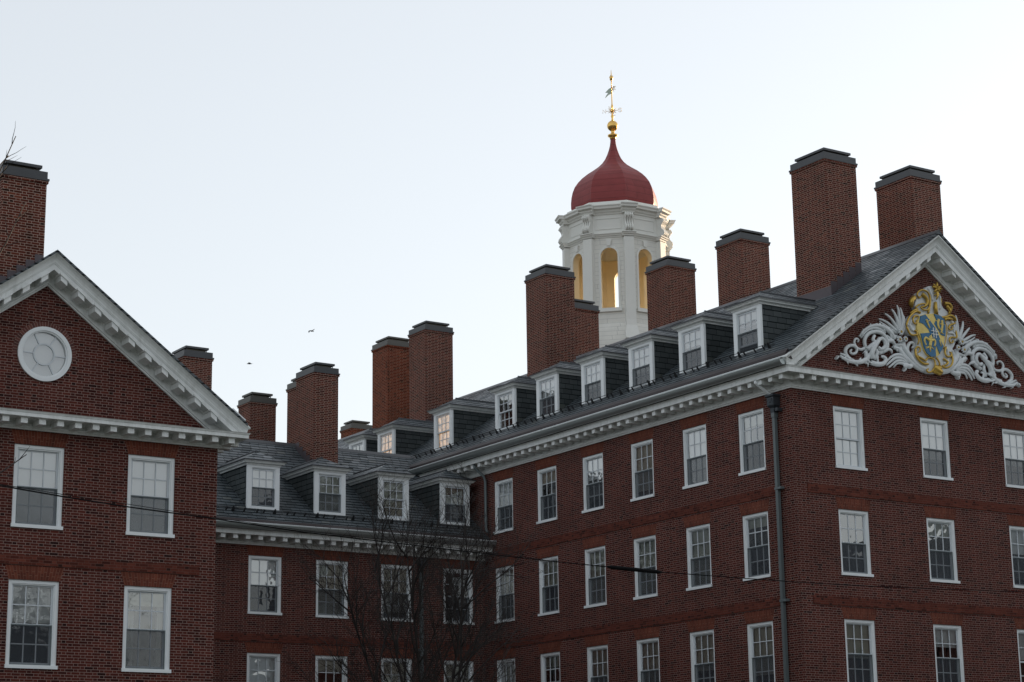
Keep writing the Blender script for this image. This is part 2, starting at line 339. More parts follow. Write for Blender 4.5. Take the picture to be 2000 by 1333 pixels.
def casing_mesh(w_, h):          # local: x across, y into the wall, z up from the bottom of the opening
    b = MB(); t = 0.09
    for s in (-1, 1):
        xa, xb = sorted((s * w_ / 2, s * (w_ / 2 - t))); b.box(xa, xb, 0.035, 0.16, 0.085, h)
        xa, xb = sorted((s * (w_ / 2 - t), s * (w_ / 2 - t - 0.028))); b.box(xa, xb, 0.062, 0.158, 0.085, h - 0.07)
    b.box(-w_ / 2 + t, w_ / 2 - t, 0.035, 0.16, h - 0.085, h); b.box(-w_ / 2 + t, w_ / 2 - t, 0.058, 0.157, h - 0.115, h - 0.085)
    b.box(-w_ / 2 - 0.02, w_ / 2 + 0.02, -0.045, 0.16, 0.0, 0.085); return b
def sash_mesh(x0, x1, z0, z1, y, st=0.045, rail_b=0.05, rail_t=0.04, mun=0.028):
    b = MB(); d = 0.035
    b.box(x0, x0 + st, y, y + d, z0, z1); b.box(x1 - st, x1, y, y + d, z0, z1)
    b.box(x0 + st, x1 - st, y, y + d, z0, z0 + rail_b); b.box(x0 + st, x1 - st, y, y + d, z1 - rail_t, z1)
    a, c = x0 + st, x1 - st; p, q = z0 + rail_b, z1 - rail_t
    for k in (1, 2):
        xm = a + (c - a) * k / 3; b.box(xm - mun / 2, xm + mun / 2, y + 0.004, y + d - 0.004, p, q)
    zm = (p + q) / 2
    for k in range(3):
        xa = a + (c - a) * k / 3 + (mun / 2 if k else 0); xb = a + (c - a) * (k + 1) / 3 - (mun / 2 if k < 2 else 0)
        b.box(xa, xb, y + 0.005, y + d - 0.005, zm - mun / 2, zm + mun / 2)
    return b
# style: drop (0..1 of the height the blind hangs), cloth kind, screen on lower half, lower sash raised by r
def fit_window(parent, w_, h, t, base, y0, drop, cloth, scr, rng, raised=0.0, full_screen=False):
    x0, x1 = -w_ / 2 + t, w_ / 2 - t; z0, z1 = base, h - t * 0.9; zm = (z0 + z1) / 2
    K = (round(w_, 2), round(h, 2), round(t, 3))
    def add(name, key, fn, mat):
        return place(cached((name,) + K + key, fn, mat), name, parent, (0, 0, 0), True)
    add('upper_sash', (1, y0), lambda: sash_mesh(x0, x1, zm - 0.02, z1, y0 + 0.035), M['sash'])
    add('lower_sash', (2, y0, raised), lambda: sash_mesh(x0, x1, z0 + raised, zm + 0.02 + raised, y0 + 0.075, rail_b=0.07, rail_t=0.035), M['sash'])
    def pn():
        b = MB(); b.poly([(x0 + .02, y0 + .052, zm), (x1 - .02, y0 + .052, zm), (x1 - .02, y0 + .052, z1 - .02), (x0 + .02, y0 + .052, z1 - .02)])
        b.poly([(x0 + .02, y0 + .092, z0 + .03 + raised), (x1 - .02, y0 + .092, z0 + .03 + raised), (x1 - .02, y0 + .092, zm + raised), (x0 + .02, y0 + .092, zm + raised)]); return b
    add('pane', (3, y0, raised), pn, M['glass'])
    if drop > 0:
        if cloth == 'curtain':
            def cu():
                b = MB()
                for s, wd in ((-1, 0.30), (1, 0.22)):
                    n = 14; pts = [(s * ((x1 - x0) / 2 + 0.04 - wd * i / n), y0 + 0.17 + 0.022 * math.sin(i * 1.9)) for i in range(n + 1)]
                    for i in range(n): b.poly([(pts[i][0], pts[i][1], z0), (pts[i + 1][0], pts[i + 1][1], z0), (pts[i + 1][0], pts[i + 1][1], z1), (pts[i][0], pts[i][1], z1)], smooth=True)
                return b
            add('curtain', (4, y0), cu, M['curtain'])
            drop = 0.18; cloth = 'blind_cream'
        dz = z1 - (z1 - z0) * drop
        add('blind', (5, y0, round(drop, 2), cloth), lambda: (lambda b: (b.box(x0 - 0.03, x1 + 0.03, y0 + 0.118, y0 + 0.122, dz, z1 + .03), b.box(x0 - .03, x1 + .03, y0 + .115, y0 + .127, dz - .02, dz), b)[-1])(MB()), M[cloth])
    if scr:
        def sc_():
            b = MB(); y = y0 + 0.014; zt = z1 if full_screen else zm + 0.01
            b.poly([(x0, y, z0), (x1, y, z0), (x1, y, zt), (x0, y, zt)])
            for a, c, p, q in ((x0, x0 + .022, z0, zt), (x1 - .022, x1, z0, zt), (x0 + .022, x1 - .022, z0, z0 + .028), (x0 + .022, x1 - .022, zt - .022, zt)): b.box(a, c, y - .008, y + .006, p, q, 1)
            return b
        add('insect_screen', (6, y0, full_screen), sc_, [M['screen'], M['pipe']])
def wall_window(parent, loc, rz, w_, h, style, rng, label=None):
    o = place(cached(('window', round(w_, 2), round(h, 2)), lambda: casing_mesh(w_, h), M['casing']), 'window', parent, loc, False, rz)
    drop, cloth, scr = style
    fit_window(o, w_, h, 0.118, 0.085, 0.07, drop, cloth, scr, rng)
    if label: o['label'] = label
    return o
def jack_arch(parent, loc, rz, w_):
    def f():
        b = MB(); a, c, t = w_ / 2 + 0.005, w_ / 2 + 0.105, 0.34; y0, y1 = -0.004, 0.05
        P = [(-a, 0), (a, 0), (c, t), (-c, t)]
        b.loft([[(x, y0, z) for x, z in P], [(x, y1, z) for x, z in P]]); return b
    return place(cached(('flat_arch', round(w_, 2)), f, M['arch']), 'flat_arch', parent, loc, False, rz)
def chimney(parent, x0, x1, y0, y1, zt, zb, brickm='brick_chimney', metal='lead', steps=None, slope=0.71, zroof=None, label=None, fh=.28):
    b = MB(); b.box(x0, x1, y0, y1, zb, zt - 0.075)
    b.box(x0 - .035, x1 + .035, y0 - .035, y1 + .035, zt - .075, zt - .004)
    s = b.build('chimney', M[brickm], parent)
    if label: s['label'] = label
    c = MB(); q = .012; c.box(x0 - q - .04, x1 + q + .04, y0 - q - .04, y1 + q + .04, zt - .004, zt + .05); c.box(x0 - q, x1 + q, y0 - q, y1 + q, zt + .05, zt + .245); c.build('metal_band', M[metal], s)
    c = MB(); i = .13
    for px in (x0 + i + .04, x1 - i - .04):
        for py in (y0 + i + .04, y1 - i - .04): c.box(px - .012, px + .012, py - .012, py + .012, zt + .245, zt + .36)
    c.box(x0 + i + .09, x1 - i - .09, y0 + i + .09, y1 - i - .09, zt + .245, zt + .358, 1)
    c.box(x0 + i - .03, x1 - i + .03, y0 + i - .03, y1 - i + .03, zt + .36, zt + .435); c.build('rain_cover', [M[metal], M['louvre']], s)
    if steps and zroof is not None:
        c = MB(); n = 5
        if steps == 'x':      # roof climbs along +x: stepped plates on the front face, apron on the left face
            for k in range(n):
                xa = x0 + (x1 - x0) * k / n; xb = x0 + (x1 - x0) * (k + 1) / n; zz = zroof + slope * (xb - x0) + fh
                c.box(xa, xb - .012, y0 - .008 - .001 * (k % 2), y0 + .01, zroof - .4, zz)
            c.box(x0 - .02, x0 + .01, y0 - .03, y1 + .03, zroof - .4, zroof + fh + .02)
        else:                 # roof climbs along +y: plates on the left face
            for k in range(n):
                ya = y0 + (y1 - y0) * k / n; yb = y0 + (y1 - y0) * (k + 1) / n; zz = zroof + slope * (yb - y0) + .22
                c.box(x0 - .008 - .001 * (k % 2), x0 + .01, ya, yb - .012, zroof - .4, zz)
            c.box(x0 - .03, x1 + .03, y0 - .02, y0 + .01, zroof - .4, zroof + .25)
        c.build('flashing', M['flash'], s)
    return s
def dormer(parent, loc, rz, w_, h, style, rng, raised=0.0, fs=False, label=None):
    def body():
        b = MB(); x = w_ / 2 - 0.015; b.loft([[(-x, .04, -.25), (x, .04, -.25), (x, 3.2, -.25), (-x, 3.2, -.25)], [(-x, .04, h), (x, .04, h), (x, 3.2, h), (-x, 3.2, h)]], caps=False)
        return b
    # cheeks only: leave the front open for the window
    def cheeks():
        b = MB(); x = w_ / 2 - 0.015
        for s in (-1, 1): b.box(min(s * x, s * (x - .08)), max(s * x, s * (x - .08)), .045, 3.2, -.3, h, 0)
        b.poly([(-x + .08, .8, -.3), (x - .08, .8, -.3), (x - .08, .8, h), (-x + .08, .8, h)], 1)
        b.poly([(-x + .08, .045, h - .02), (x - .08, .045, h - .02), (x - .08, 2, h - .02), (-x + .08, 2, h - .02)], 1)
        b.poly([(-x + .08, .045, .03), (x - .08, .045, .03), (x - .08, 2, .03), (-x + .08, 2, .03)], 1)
        return b
    o = place(cached(('dormer', round(w_, 2), round(h, 2)), cheeks, [M['slate_wall'], M['room']]), 'dormer', parent, loc, False, rz)
    if label: o['label'] = label
    def cas():
        b = MB(); t = .17
        for s in (-1, 1):
            xa, xb = sorted((s * w_ / 2, s * (w_ / 2 - t))); b.box(xa, xb, -.01, .075, 0, h)
            xa, xb = sorted((s * (w_ / 2 - t), s * (w_ / 2 - t - .02))); b.box(xa, xb, .012, .072, .10, h - .15)
        b.box(-w_ / 2 + t, w_ / 2 - t, -.01, .075, h - .13, h); b.box(-w_ / 2 + t, w_ / 2 - t, .01, .07, h - .155, h - .13)
        b.box(-w_ / 2 + t, w_ / 2 - t, -.03, .075, 0, .10); return b
    place(cached(('window_casing', round(w_, 2), round(h, 2)), cas, M['casing']), 'window_casing', o, (0, 0, 0), True)
    def cor():
        b = MB(); z = h
        pr = [(-.02, z - .05), (.03, z - .05), (.04, z - .01), (.06, z + .0), (.08, z + .02), (.125, z + .025), (.14, z + .06), (.175, z + .085), (.175, z + .10), (-.02, z + .10)]
        b.sweep(pr, [(-w_ / 2, 3.2), (-w_ / 2, 0), (w_ / 2, 0), (w_ / 2, 3.2)], -1); return b
    place(cached(('eave_cornice', round(w_, 2), round(h, 2)), cor, M['white']), 'eave_cornice', o, (0, 0, 0), True)
    def rf():
        b = MB(); X = w_ / 2 + .20; z = h + .105; pk = h + .15 + .42; yh = .62
        for dz, m in ((0, 0),):
            b.poly([(-X, -.20, z), (X, -.20, z), (0, yh, pk)]); b.poly([(-X, -.20, z), (0, yh, pk), (0, 3.6, pk), (-X, 3.6, z)]); b.poly([(X, -.20, z), (X, 3.6, z), (0, 3.6, pk), (0, yh, pk)])
        b.sweep([(-.03, z - .004), (.0, z - .004), (.0, z + .035), (-.05, z + .035)], [(-X, 3.6), (-X, -.20), (X, -.20), (X, 3.6)], -1, 1)
        b.tube([(0, yh - .02, pk + .005), (0, 3.6, pk + .005)], .035, 6, 1); return b
    place(cached(('dormer_roof', round(w_, 2), round(h, 2)), rf, [M['slate'], M['lead']]), 'dormer_roof', o, (0, 0, 0), True)
    drop, cloth, scr = style
    fit_window(o, w_, h, .19, .10, -.005, drop, cloth, scr, rng, raised, fs)
    return o
def cornice_profile(z0, zs, zc, dd=.6):
    return [(-.06, z0), (.05, z0), (.05, z0 + .035), (.075, z0 + .05), (.085, z0 + .10), (.04, z0 + .115), (.03, zs - .05), (.06, zs - .03), (.06, zs), (dd - .05, zs), (dd - .05, zs - .02), (dd, zs - .02), (dd, zc - .05), (dd + .015, zc - .045), (dd + .03, zc - .01), (dd + .045, zc), (-.06, zc)]
def mod_mesh(s=0.0):            # modillion block, local: x across, y outward negative, z down from soffit; s shears it along a rake
    def f():
        b = MB()
        def bx(xa, xb, ya, yb, za, zb):
            b.loft([[(x, y, z + s * x) for x, z in ((xa, za), (xb, za), (xb, zb), (xa, zb))] for y in (ya, yb)])
        bx(-.085, .085, -.47, 0, -.17, -.04); bx(-.115, .115, -.50, 0, -.038, 0.001); return b
    return cached(('modillion', s), f, M['white'])
def gutter_profile(z, dd=.6):
    c, r = (dd + .13, z + .175), .15
    return [(c[0] - r * math.cos(a), c[1] - r * math.sin(a)) for a in [math.pi * k / 12 for k in range(13)]] + [(c[0] + r + .02, c[1] + .005), (c[0] + r + .02, c[1] + .04), (c[0] + r - .03, c[1] + .04), (c[0] + r - .04, c[1] - .01), (c[0] - r + .02, c[1] - .01)]
rng = random.Random(5)

# ============================================================ RIGHT HALL (long wing with carved gable)
RH = thing('brick_hall', 'long red brick hall whose right gable bears a gilded coat of arms', 'building', (46, 60, 0))
X0, X1, Y0, Y1 = 40.0, 52.0, 45.334, 92.0
ZF = 14.65
rows = [(12.32, 14.28), (9.03, 11.06), (5.66, 7.71)]
gx = [42.30, 45.99, 49.69]; ry = [47.29 + 2.84 * k for k in range(6)]
WW = 1.25
b = MB()
facade(b, 'y', Y0, X0, X1, 0, ZF + .1, [(x - WW / 2, x + WW / 2, a, c) for x in gx for a, c in rows], -1)
facade(b, 'x', X0, Y0, Y1, 0, ZF + .1, [(y - WW / 2, y + WW / 2, a, c) for y in ry for a, c in rows], -1)
b.poly([(X1, Y0, 0), (X1, Y1, 0), (X1, Y1, ZF + .1), (X1, Y0, ZF + .1)]); b.poly([(X0, Y1, 0), (X1, Y1, 0), (X1, Y1, ZF + .1), (X0, Y1, ZF + .1)])
b.poly([(X0, Y1, ZF + .1), (X1, Y1, ZF + .1), (46, Y1, 19.6)])
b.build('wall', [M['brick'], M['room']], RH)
b = MB(); b.poly([(X0, Y0, ZF + .1), (X1, Y0, ZF + .1), (X1, Y0, 15.1), (46, Y0, 19.5), (X0, Y0, 15.1)]); b.build('gable_wall', M['brick'], RH)
st_g = {(0, 0): (1.0, 'blind', 0), (1, 0): (.66, 'blind', 1), (2, 0): (.60, 'blind', 1), (0, 1): (0, '', 1), (1, 1): (.25, 'blind_cream', 1), (2, 1): (.42, 'blind', 1),
        (0, 2): (.55, 'blind_cream', 1), (1, 2): (.30, 'blind', 1), (2, 2): (.45, 'blind', 0)}
for i, x in enumerate(gx):
    for j, (a, c) in enumerate(rows):
        wall_window(RH, (x, Y0, a), 0, WW, c - a, st_g[i, j], rng); jack_arch(RH, (x, Y0, c), 0, WW)
st_r = {(0, 0): (1, 'curtain', 1), (1, 0): (1.0, 'blind', 1), (2, 0): (.86, 'blind_cream', 1), (3, 0): (.40, 'blind', 1), (4, 0): (.24, 'blind_cream', 1), (5, 0): (.50, 'blind', 1),
        (0, 1): (.16, 'blind_cream', 1), (1, 1): (.95, 'blind_cream', 1), (2, 1): (.93, 'blind_cream', 1), (3, 1): (.97, 'blind_cream', 1), (4, 1): (.50, 'blind_cream', 1), (5, 1): (.5, 'blind_cream', 1),
        (0, 2): (.78, 'blind_cream', 1), (1, 2): (.6, 'blind_cream', 1), (2, 2): (.7, 'blind_cream', 1), (3, 2): (.8, 'blind_cream', 1), (4, 2): (.2, 'blind_cream', 1), (5, 2): (.6, 'blind', 1)}
for i, y in enumerate(ry):
    for j, (a, c) in enumerate(rows):
        wall_window(RH, (X0, y, a), -math.pi / 2, WW, c - a, st_r[i, j], rng); jack_arch(RH, (X0, y, c), -math.pi / 2, WW)
for za, zb in ((11.47, 11.75), (8.10, 8.36)):
    b = MB(); b.box(X0 + .47, X1 - .47, Y0 - .025, Y0 + .02, za, zb); b.build('string_course', M['belt'], RH)
    b = MB(); b.box(X0 - .025, X0 + .02, Y0 + .87, 62.0, za, zb); b.build('string_course', M['belt'], RH)
# cornice
b = MB(); b.sweep(cornice_profile(ZF, 15.02, 15.19), [(X0, Y1), (X0, Y0), (X1, Y0), (X1, Y1)], -1)
co = b.build('cornice', M['white'], RH)
for k in range(24): place(mod_mesh(), 'modillion', co, (40.385 - .49 + .49 * k + .1, Y0 - .06, 15.02))
for k in range(44): place(mod_mesh(), 'modillion', co, (X0 - .06, Y0 - .16 + .49 * k, 15.02), False, -math.pi / 2)
def gutter(parent, z, path, side):
    b = MB(); b.sweep(gutter_profile(z), path, side); o = b.build('gutter', M['gutter'], parent)
    for f in o.data.polygons: f.use_smooth = len(f.vertices) == 4
    o.data.set_sharp_from_angle(angle=R_(38)) if hasattr(o.data, 'set_sharp_from_angle') else None
    b = MB(); b.sweep([(.86, z + .216), (.90, z + .216), (.90, z + .235), (.86, z + .235)], path, side); b.build('gutter_rim_gleam', M['casing'], o)  # white rim strip: the sky caught on the lip is put into its colour
gutter(RH, 15.17, [(X0, Y1), (X0, Y0 - .55)], -1)
b = MB(); b.loft([[(x, y, z) for y, z in ((Y0 - .01, 15.33), (Y0 - .56, 15.195), (Y0 - .56, 15.215), (Y0 - .01, 15.36))] for x in (X0 + .25, X1 - .25)]); b.build('cornice_flashing', M['white'], RH)
# raking cornice (plumb-cut: the level profile sheared up the slope)
def rake(parent, cx, half, yw, zl, sl, th, zin_apex, white_top, back, tip):
    # th: list of (d, dz) profile closed; dz measured from inner lower edge line
    b = MB(); zlow = zin_apex - sl * half
    rings = []
    for x in (cx - tip, cx, cx + tip):
        zz = zin_apex - sl * abs(x - cx); rings.append([(x, yw - d, zz + dz) for d, dz in th])
    # clip the low ends level with the top of the horizontal cornice
    for r in (0, 2): rings[r] = [(p[0], p[1], max(p[2], zl)) for p in rings[r]]
    nxt = []
    b.loft([rings[0], rings[1], rings[2]]); return b
def rake_profile(f=1.0):
    return [(d * (.8 if f < 1 else .92) if d > .2 else d, z * f) for d, z in [(-.05, 0), (.05, 0), (.05, .05), (.085, .07), (.085, .13), (.04, .15), (.04, .34), (.10, .38), (.10, .40), (.55, .40), (.55, .375), (.60, .375), (.60, .54), (.615, .55), (.63, .59), (.64, .60), (.645, .66), (.67, .74), (.72, .81), (.785, .85), (.80, .855), (.80, .90), (-.05, .90)]]
def add_rake(parent, cx, yw, zin, sl, reach, zl, step, nmod, first, f=1.0):
    o = None
    for s in (-1, 1):
        b = MB(); rings = []
        xs = [0, reach * .25, reach * .5, reach * .75]
        def prof(a): return [(cx + s * a, yw - d, zin - sl * a + dz) for d, dz in rake_profile(f)]
        for a in xs: rings.append(prof(a))
        # plumb/level cut at the bottom
        low = []
        for d, dz in rake_profile(f):
            a = min(reach + max(d - .6, 0) , (zin + dz - zl) / sl); low.append((cx + s * a, yw - d, zin - sl * a + dz))
        rings.append(low)
        b.loft(rings if s > 0 else [r[::-1] for r in rings])
        o = b.build('raking_cornice', M['white'], parent)
        for k in range(nmod):
            a = first + step * k
            place(mod_mesh(-s * sl), 'modillion', o, (cx + s * a, yw - .06, zin - sl * a + .40 * f))
add_rake(RH, 46.0, Y0, 19.34, .71, 6.65, 15.195, .49, 12, .30)
# roof
SL = .71
def zr(x): return 20.37 - SL * abs(x - 46)
b = MB()
for s in (-1, 1):
    xe = 46 + s * 6.58
    P = [(46, zr(46)), (xe, zr(xe)), (xe, zr(xe) - .10), (46, zr(46) - .10)]
    b.loft([[(x, y, z) for x, z in P] for y in (Y0 - .76, Y1 + .3)])
rf = b.build('roof', M['slate'], RH)
b = MB()
for s in (-1, 1): b.loft([[(46 + s * 6.58, y, zr(39.42) - .004), (46 + s * 6.70, y, zr(39.3) - .05), (46 + s * 6.72, y, 15.42), (46 + s * 6.42, y, 15.38)] for y in (Y0 - .62, Y1 + .3)])
b.build('eave_apron', M['copper'], RH)
b = MB(); b.loft([[(46 - .16, y, zr(45.84) + .012), (46, y, zr(46) + .05), (46 + .16, y, zr(45.84) + .012), (46, y, zr(46) - .02)] for y in (Y0 - .77, Y1)]); b.build('ridge_cap', M['lead'], rf)
# dormers on the left slope
dst = {0: (.24, 'blind', 1), 1: (.38, 'blind', 1), 2: (.62, 'blind', 1), 3: (.60, 'blind', 1), 4: (.5, 'blind', 1), 5: (1, 'curtain', 0), 6: (1.0, 'warm_glow', 0), 7: (1.0, 'warm_glow', 0), 8: (.5, 'blind_cream', 0)}
dedge = [48.07, 50.91, 53.69, 56.51, 59.36, 62.15, 66.62, 71.12, 73.58]
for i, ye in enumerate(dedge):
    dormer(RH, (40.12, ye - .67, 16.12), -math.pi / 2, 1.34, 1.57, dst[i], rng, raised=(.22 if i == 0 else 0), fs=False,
           label='slate dormer with an orange reflection painted as a glow in its window' if i in (6, 7) else None)
def snow_rail(parent, p0, p1, up, nb, name='snow_guard'):
    b = MB(); p0 = Vector(p0); p1 = Vector(p1); d = (p1 - p0); L = d.length; t = d.normalized(); n = Vector(up).normalized(); s = t.cross(n)
    for h in (.07, .14): b.tube([p0 + n * h, p1 + n * h], .011, 5)
    r = random.Random(3); pos = 0.3; k = 0
    while pos < L:
        c = p0 + t * pos; wd = .035
        if k % 4 == 0: pts = [c - t * .07, c + t * .07, c + t * .02 + n * .19, c - t * .02 + n * .19]
        else: pts = [c - t * wd, c + t * wd * .6, c + t * wd * 1.4 + n * .15, c - t * .0 + n * .15]
        b.loft([[p - s * .012 for p in pts], [p + s * .012 for p in pts]]); k += 1; pos += (.50, .26, .42)[k % 3]
    return b.build(name, M['iron'], parent)
snow_rail(rf, (39.93, Y0 + .5, zr(39.93)), (39.93, 69.0, zr(39.93)), (-.5, 0, .86), 0)
# chimneys
def zrl(x): return zr(x)
for (xa, xb, ya, yb, zt, lab) in ((43.11, 44.50, 46.68, 48.33, 22.96, 'tall chimney with stepped flashing nearest the gable'), (43.11, 44.48, 63.0, 64.42, 23.0, None), (43.11, 44.5, 72.28, 73.66, 22.75, None)):
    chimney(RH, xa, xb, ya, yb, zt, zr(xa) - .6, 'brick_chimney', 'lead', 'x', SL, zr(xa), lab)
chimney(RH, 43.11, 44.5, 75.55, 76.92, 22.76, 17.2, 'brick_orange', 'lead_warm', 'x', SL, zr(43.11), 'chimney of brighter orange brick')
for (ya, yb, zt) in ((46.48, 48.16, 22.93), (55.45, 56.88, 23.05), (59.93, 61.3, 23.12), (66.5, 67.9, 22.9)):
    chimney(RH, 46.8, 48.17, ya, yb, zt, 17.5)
chimney(RH, 46.8, 48.0, 85.6, 86.7, 21.1, 17.5, 'brick_orange', 'lead_warm', label='low orange chimney at the far end')
# downpipes
b = MB(); px, py = X0 - .12, Y0 + .68
b.box(px - .055, px + .055, py - .055, py + .055, .2, 13.9)
for z in (11.6, 8.2, 4.9): b.box(px - .075, px + .075, py - .22, py + .075, z, z + .07)
b.box(px - .075, px + .075, py - .075, py + .075, 13.84, 13.98)
dp = b.build('downpipe', M['pipe'], RH)
b = MB(); b.loft([[(px + a * q, py + c * q, z) for a, c in ((-1, -1), (1, -1), (1, 1), (-1, 1))] for q, z in ((.08, 13.98), (.09, 14.12), (.15, 14.2), (.15, 14.45), (.19, 14.49), (.19, 14.54), (.0001, 14.545))])
b.box(px - .163, px - .15, py - .09, py + .09, 14.22, 14.42); b.ball((px - .165, py, 14.32), (.012, .05, .05))
for k in (-1, 1): b.ball((px - .165, py + k * .06, 14.38), (.01, .02, .02))
b.box(px - .1, px + .1, py - .26, py - .16, 14.0, 14.1)
b.build('rainwater_head', M['hopper'], dp)
b = MB(); b.loft([[(x + a, y + c, z) for a, c in ((-.05, -.05), (.05, -.05), (.05, .05), (-.05, .05))] for x, y, z in ((39.45, py + .28, 15.02), (39.45, py + .28, 14.9), (39.84, py + .02, 14.5))]); b.build('outlet_arm', M['casing'], dp)
b = MB(); q = 62.52; b.tube([(39.5, q + .2, 15.0), (39.55, q + .18, 14.85), (39.82, q + .03, 14.55), (39.88, q, 14.35), (39.88, q, 12.6), (39.86, q - .12, 12.42)], .055, 8); b.build('downpipe', M['pipe'], RH)

# ============================================================ MIDDLE WING
MW = thing('brick_wing', 'shadowed brick middle wing set back behind the bare tree, with four dormers', 'building', (25, 68, 0))
YM = 62.86; XA, XB = 6.0, 40.0; mx_ = [30.99, 33.62, 36.25, 38.86, 28.36]; ZM = 11.41; MWW = 1.28
b = MB(); facade(b, 'y', YM, XA, XB, 0, ZM + .1, [(x - MWW / 2, x + MWW / 2, a, c) for x in mx_[:4] for a, c in rows[1:]], -1)
b.poly([(XA, YM, 0), (XA, 73.2, 0), (XA, 73.2, ZM + .1), (XA, YM, ZM + .1)]); b.poly([(XA, 73.2, 0), (XB, 73.2, 0), (XB, 73.2, ZM + .1), (XA, 73.2, ZM + .1)]); b.poly([(XA, YM, ZM + .1), (XA, 73.2, ZM + .1), (XA, 68.05, 15.9)])
b.build('wall', [M['brick'], M['room']], MW)
st_m = {(0, 0): (.50, 'blind', 1), (1, 0): (1.0, 'blind_cream', 1), (2, 0): (.85, 'blind_cream', 1), (3, 0): (0, '', 1), (0, 1): (.6, 'blind', 0), (1, 1): (.22, 'blind_cream', 0), (2, 1): (.8, 'blind_cream', 1), (3, 1): (.7, 'blind_cream', 1)}
for i, x in enumerate(mx_[:4]):
    for j, (a, c) in enumerate(rows[1:]):
        wall_window(MW, (x, YM, a), 0, MWW, c - a, st_m[i, j], rng); jack_arch(MW, (x, YM, c), 0, MWW)
b = MB(); b.box(XA, XB - .3, YM - .025, YM + .02, 8.10, 8.36); b.build('string_course', M['belt'], MW)
b = MB(); b.sweep(cornice_profile(ZM, 11.70, 11.85), [(XB - .01, YM), (XA, YM)], 1); co = b.build('cornice', M['white'], MW)
for k in range(26): place(mod_mesh(), 'modillion', co, (39.55 - .474 * k, YM - .06, 11.70))
gutter(MW, 11.83, [(XB - .02, YM), (XA, YM)], 1)
def zm_(y): return 16.20 - SL * abs(y - 68.05)
b = MB()
for s in (-1, 1):
    ye = 68.05 + s * 5.55; P = [(68.05, zm_(68.05)), (ye, zm_(ye)), (ye, zm_(ye) - .1), (68.05, zm_(68.05) - .1)]
    b.loft([[(x, y, z) for y, z in P] for x in (XA - .2, 45.0)])
# stop the roof where it meets the right hall: the part beyond lies inside that hall's roof
rm = b.build('roof', M['slate'], MW)
b = MB(); b.loft([[(x, 62.50, zm_(62.5) - .004), (x, 62.27, zm_(62.27) - .03), (x, 62.20, 11.98), (x, 62.50, 11.95)] for x in (XA, 39.7)]); b.build('eave_apron', M['copper'], MW)
b = MB(); b.loft([[(x, 68.05 - .16, zm_(67.89) + .012), (x, 68.05, zm_(68.05) + .05), (x, 68.21, zm_(67.89) + .012), (x, 68.05, zm_(68.05) - .02)] for x in (XA, 40.2)]); b.build('ridge_cap', M['lead'], rm)
mst = [(.52, 'blind', 1), (.95, 'blind_cream', 1), (1.0, 'blind_cream', 0), (.5, 'blind_cream', 1)]
for i, xl in enumerate((30.41, 33.06, 35.70, 38.33)):
    dormer(MW, (xl + .63, 63.2, 12.74), 0, 1.26, 1.60, mst[i], rng)
snow_rail(rm, (28.0, 62.92, zm_(62.92)), (39.8, 62.92, zm_(62.92)), (0, -.5, .86), 0)
chimney(MW, 34.60, 35.64, 66.25, 67.73, 18.7, 14.2, 'brick_chimney', 'lead', 'y', SL, zm_(66.25), 'tall chimney rising from the front slope')
chimney(MW, 29.26, 30.38, 66.25, 67.7, 18.7, 14.2, 'brick_chimney', 'lead', 'y', SL, zm_(66.25))
chimney(MW, 34.25, 35.38, 71.0, 72.1, 18.4, 12.5, 'brick_chimney', 'lead_warm')
chimney(MW, 35.22, 36.3, 68.45, 69.7, 18.70, 14.2, 'brick_chimney', 'lead_warm')
b = MB(); b.box(37.18, 37.29, YM - .13, YM - .02, .2, 10.95); b.box(37.13, 37.34, YM - .16, YM - .005, 8.0, 8.08); dp = b.build('downpipe', M['pipe'], MW)
b = MB(); b.loft([[(37.235 + a * q, YM - .14 + c * q, z) for a, c in ((-1, -1), (1, -1), (1, 1), (-1, 1))] for q, z in ((.07, 10.95), (.08, 11.05), (.13, 11.12), (.13, 11.32), (.15, 11.35), (.0001, 11.36))]); b.build('rainwater_head', M['hopper'], dp)

# ============================================================ LEFT HALL
LH = thing('brick_hall', 'red brick gabled hall at left with a round window under its white pediment', 'building', (17.07, 55, 0))
YL, LX0, LX1, LCX, ZL = 47.2, 12.28, 21.85, 17.065, 11.42
rowl = [(9.00, 11.06), (5.60, 7.73)]; lx = [17.06, 20.03, 14.09]; LWW = 1.28
b = MB(); facade(b, 'y', YL, LX0, LX1, 0, ZL + .1, [(x - LWW / 2, x + LWW / 2, a, c) for x in lx for a, c in rowl], -1)
b.poly([(LX0, YL, 0), (LX0, YM, 0), (LX0, YM, ZL + .1), (LX0, YL, ZL + .1)]); b.poly([(LX1, YL, 0), (LX1, YM, 0), (LX1, YM, ZL + .1), (LX1, YL, ZL + .1)])
b.build('wall', [M['brick'], M['room']], LH)
# gable wall with a real round opening
RC, RR = (17.075, 13.385), .66
tri = [(LX0, ZL + .1), (LX1, ZL + .1), (LX1, 11.85), (LCX, 15.35), (LX0, 11.85)]
NB = 40; circ = [(RC[0] + RR * math.cos(2 * math.pi * k / NB), RC[1] + RR * math.sin(2 * math.pi * k / NB)) for k in range(NB)]
import bmesh
bm = bmesh.new(); ev = []
for loop in (tri, circ):
    vs = [bm.verts.new((x, YL, z)) for x, z in loop]; ev += [bm.edges.new((vs[i], vs[(i + 1) % len(vs)])) for i in range(len(vs))]
bmesh.ops.triangle_fill(bm, use_beauty=True, edges=ev)
b = MB()
for f in bm.faces: b.poly([v.co[:] for v in f.verts])
bm.free()
b.loft([[(x, YL, z) for x, z in circ], [(x, YL + .3, z) for x, z in circ]], 1, caps=False)
b.build('gable_wall', [M['brick'], M['white']], LH)
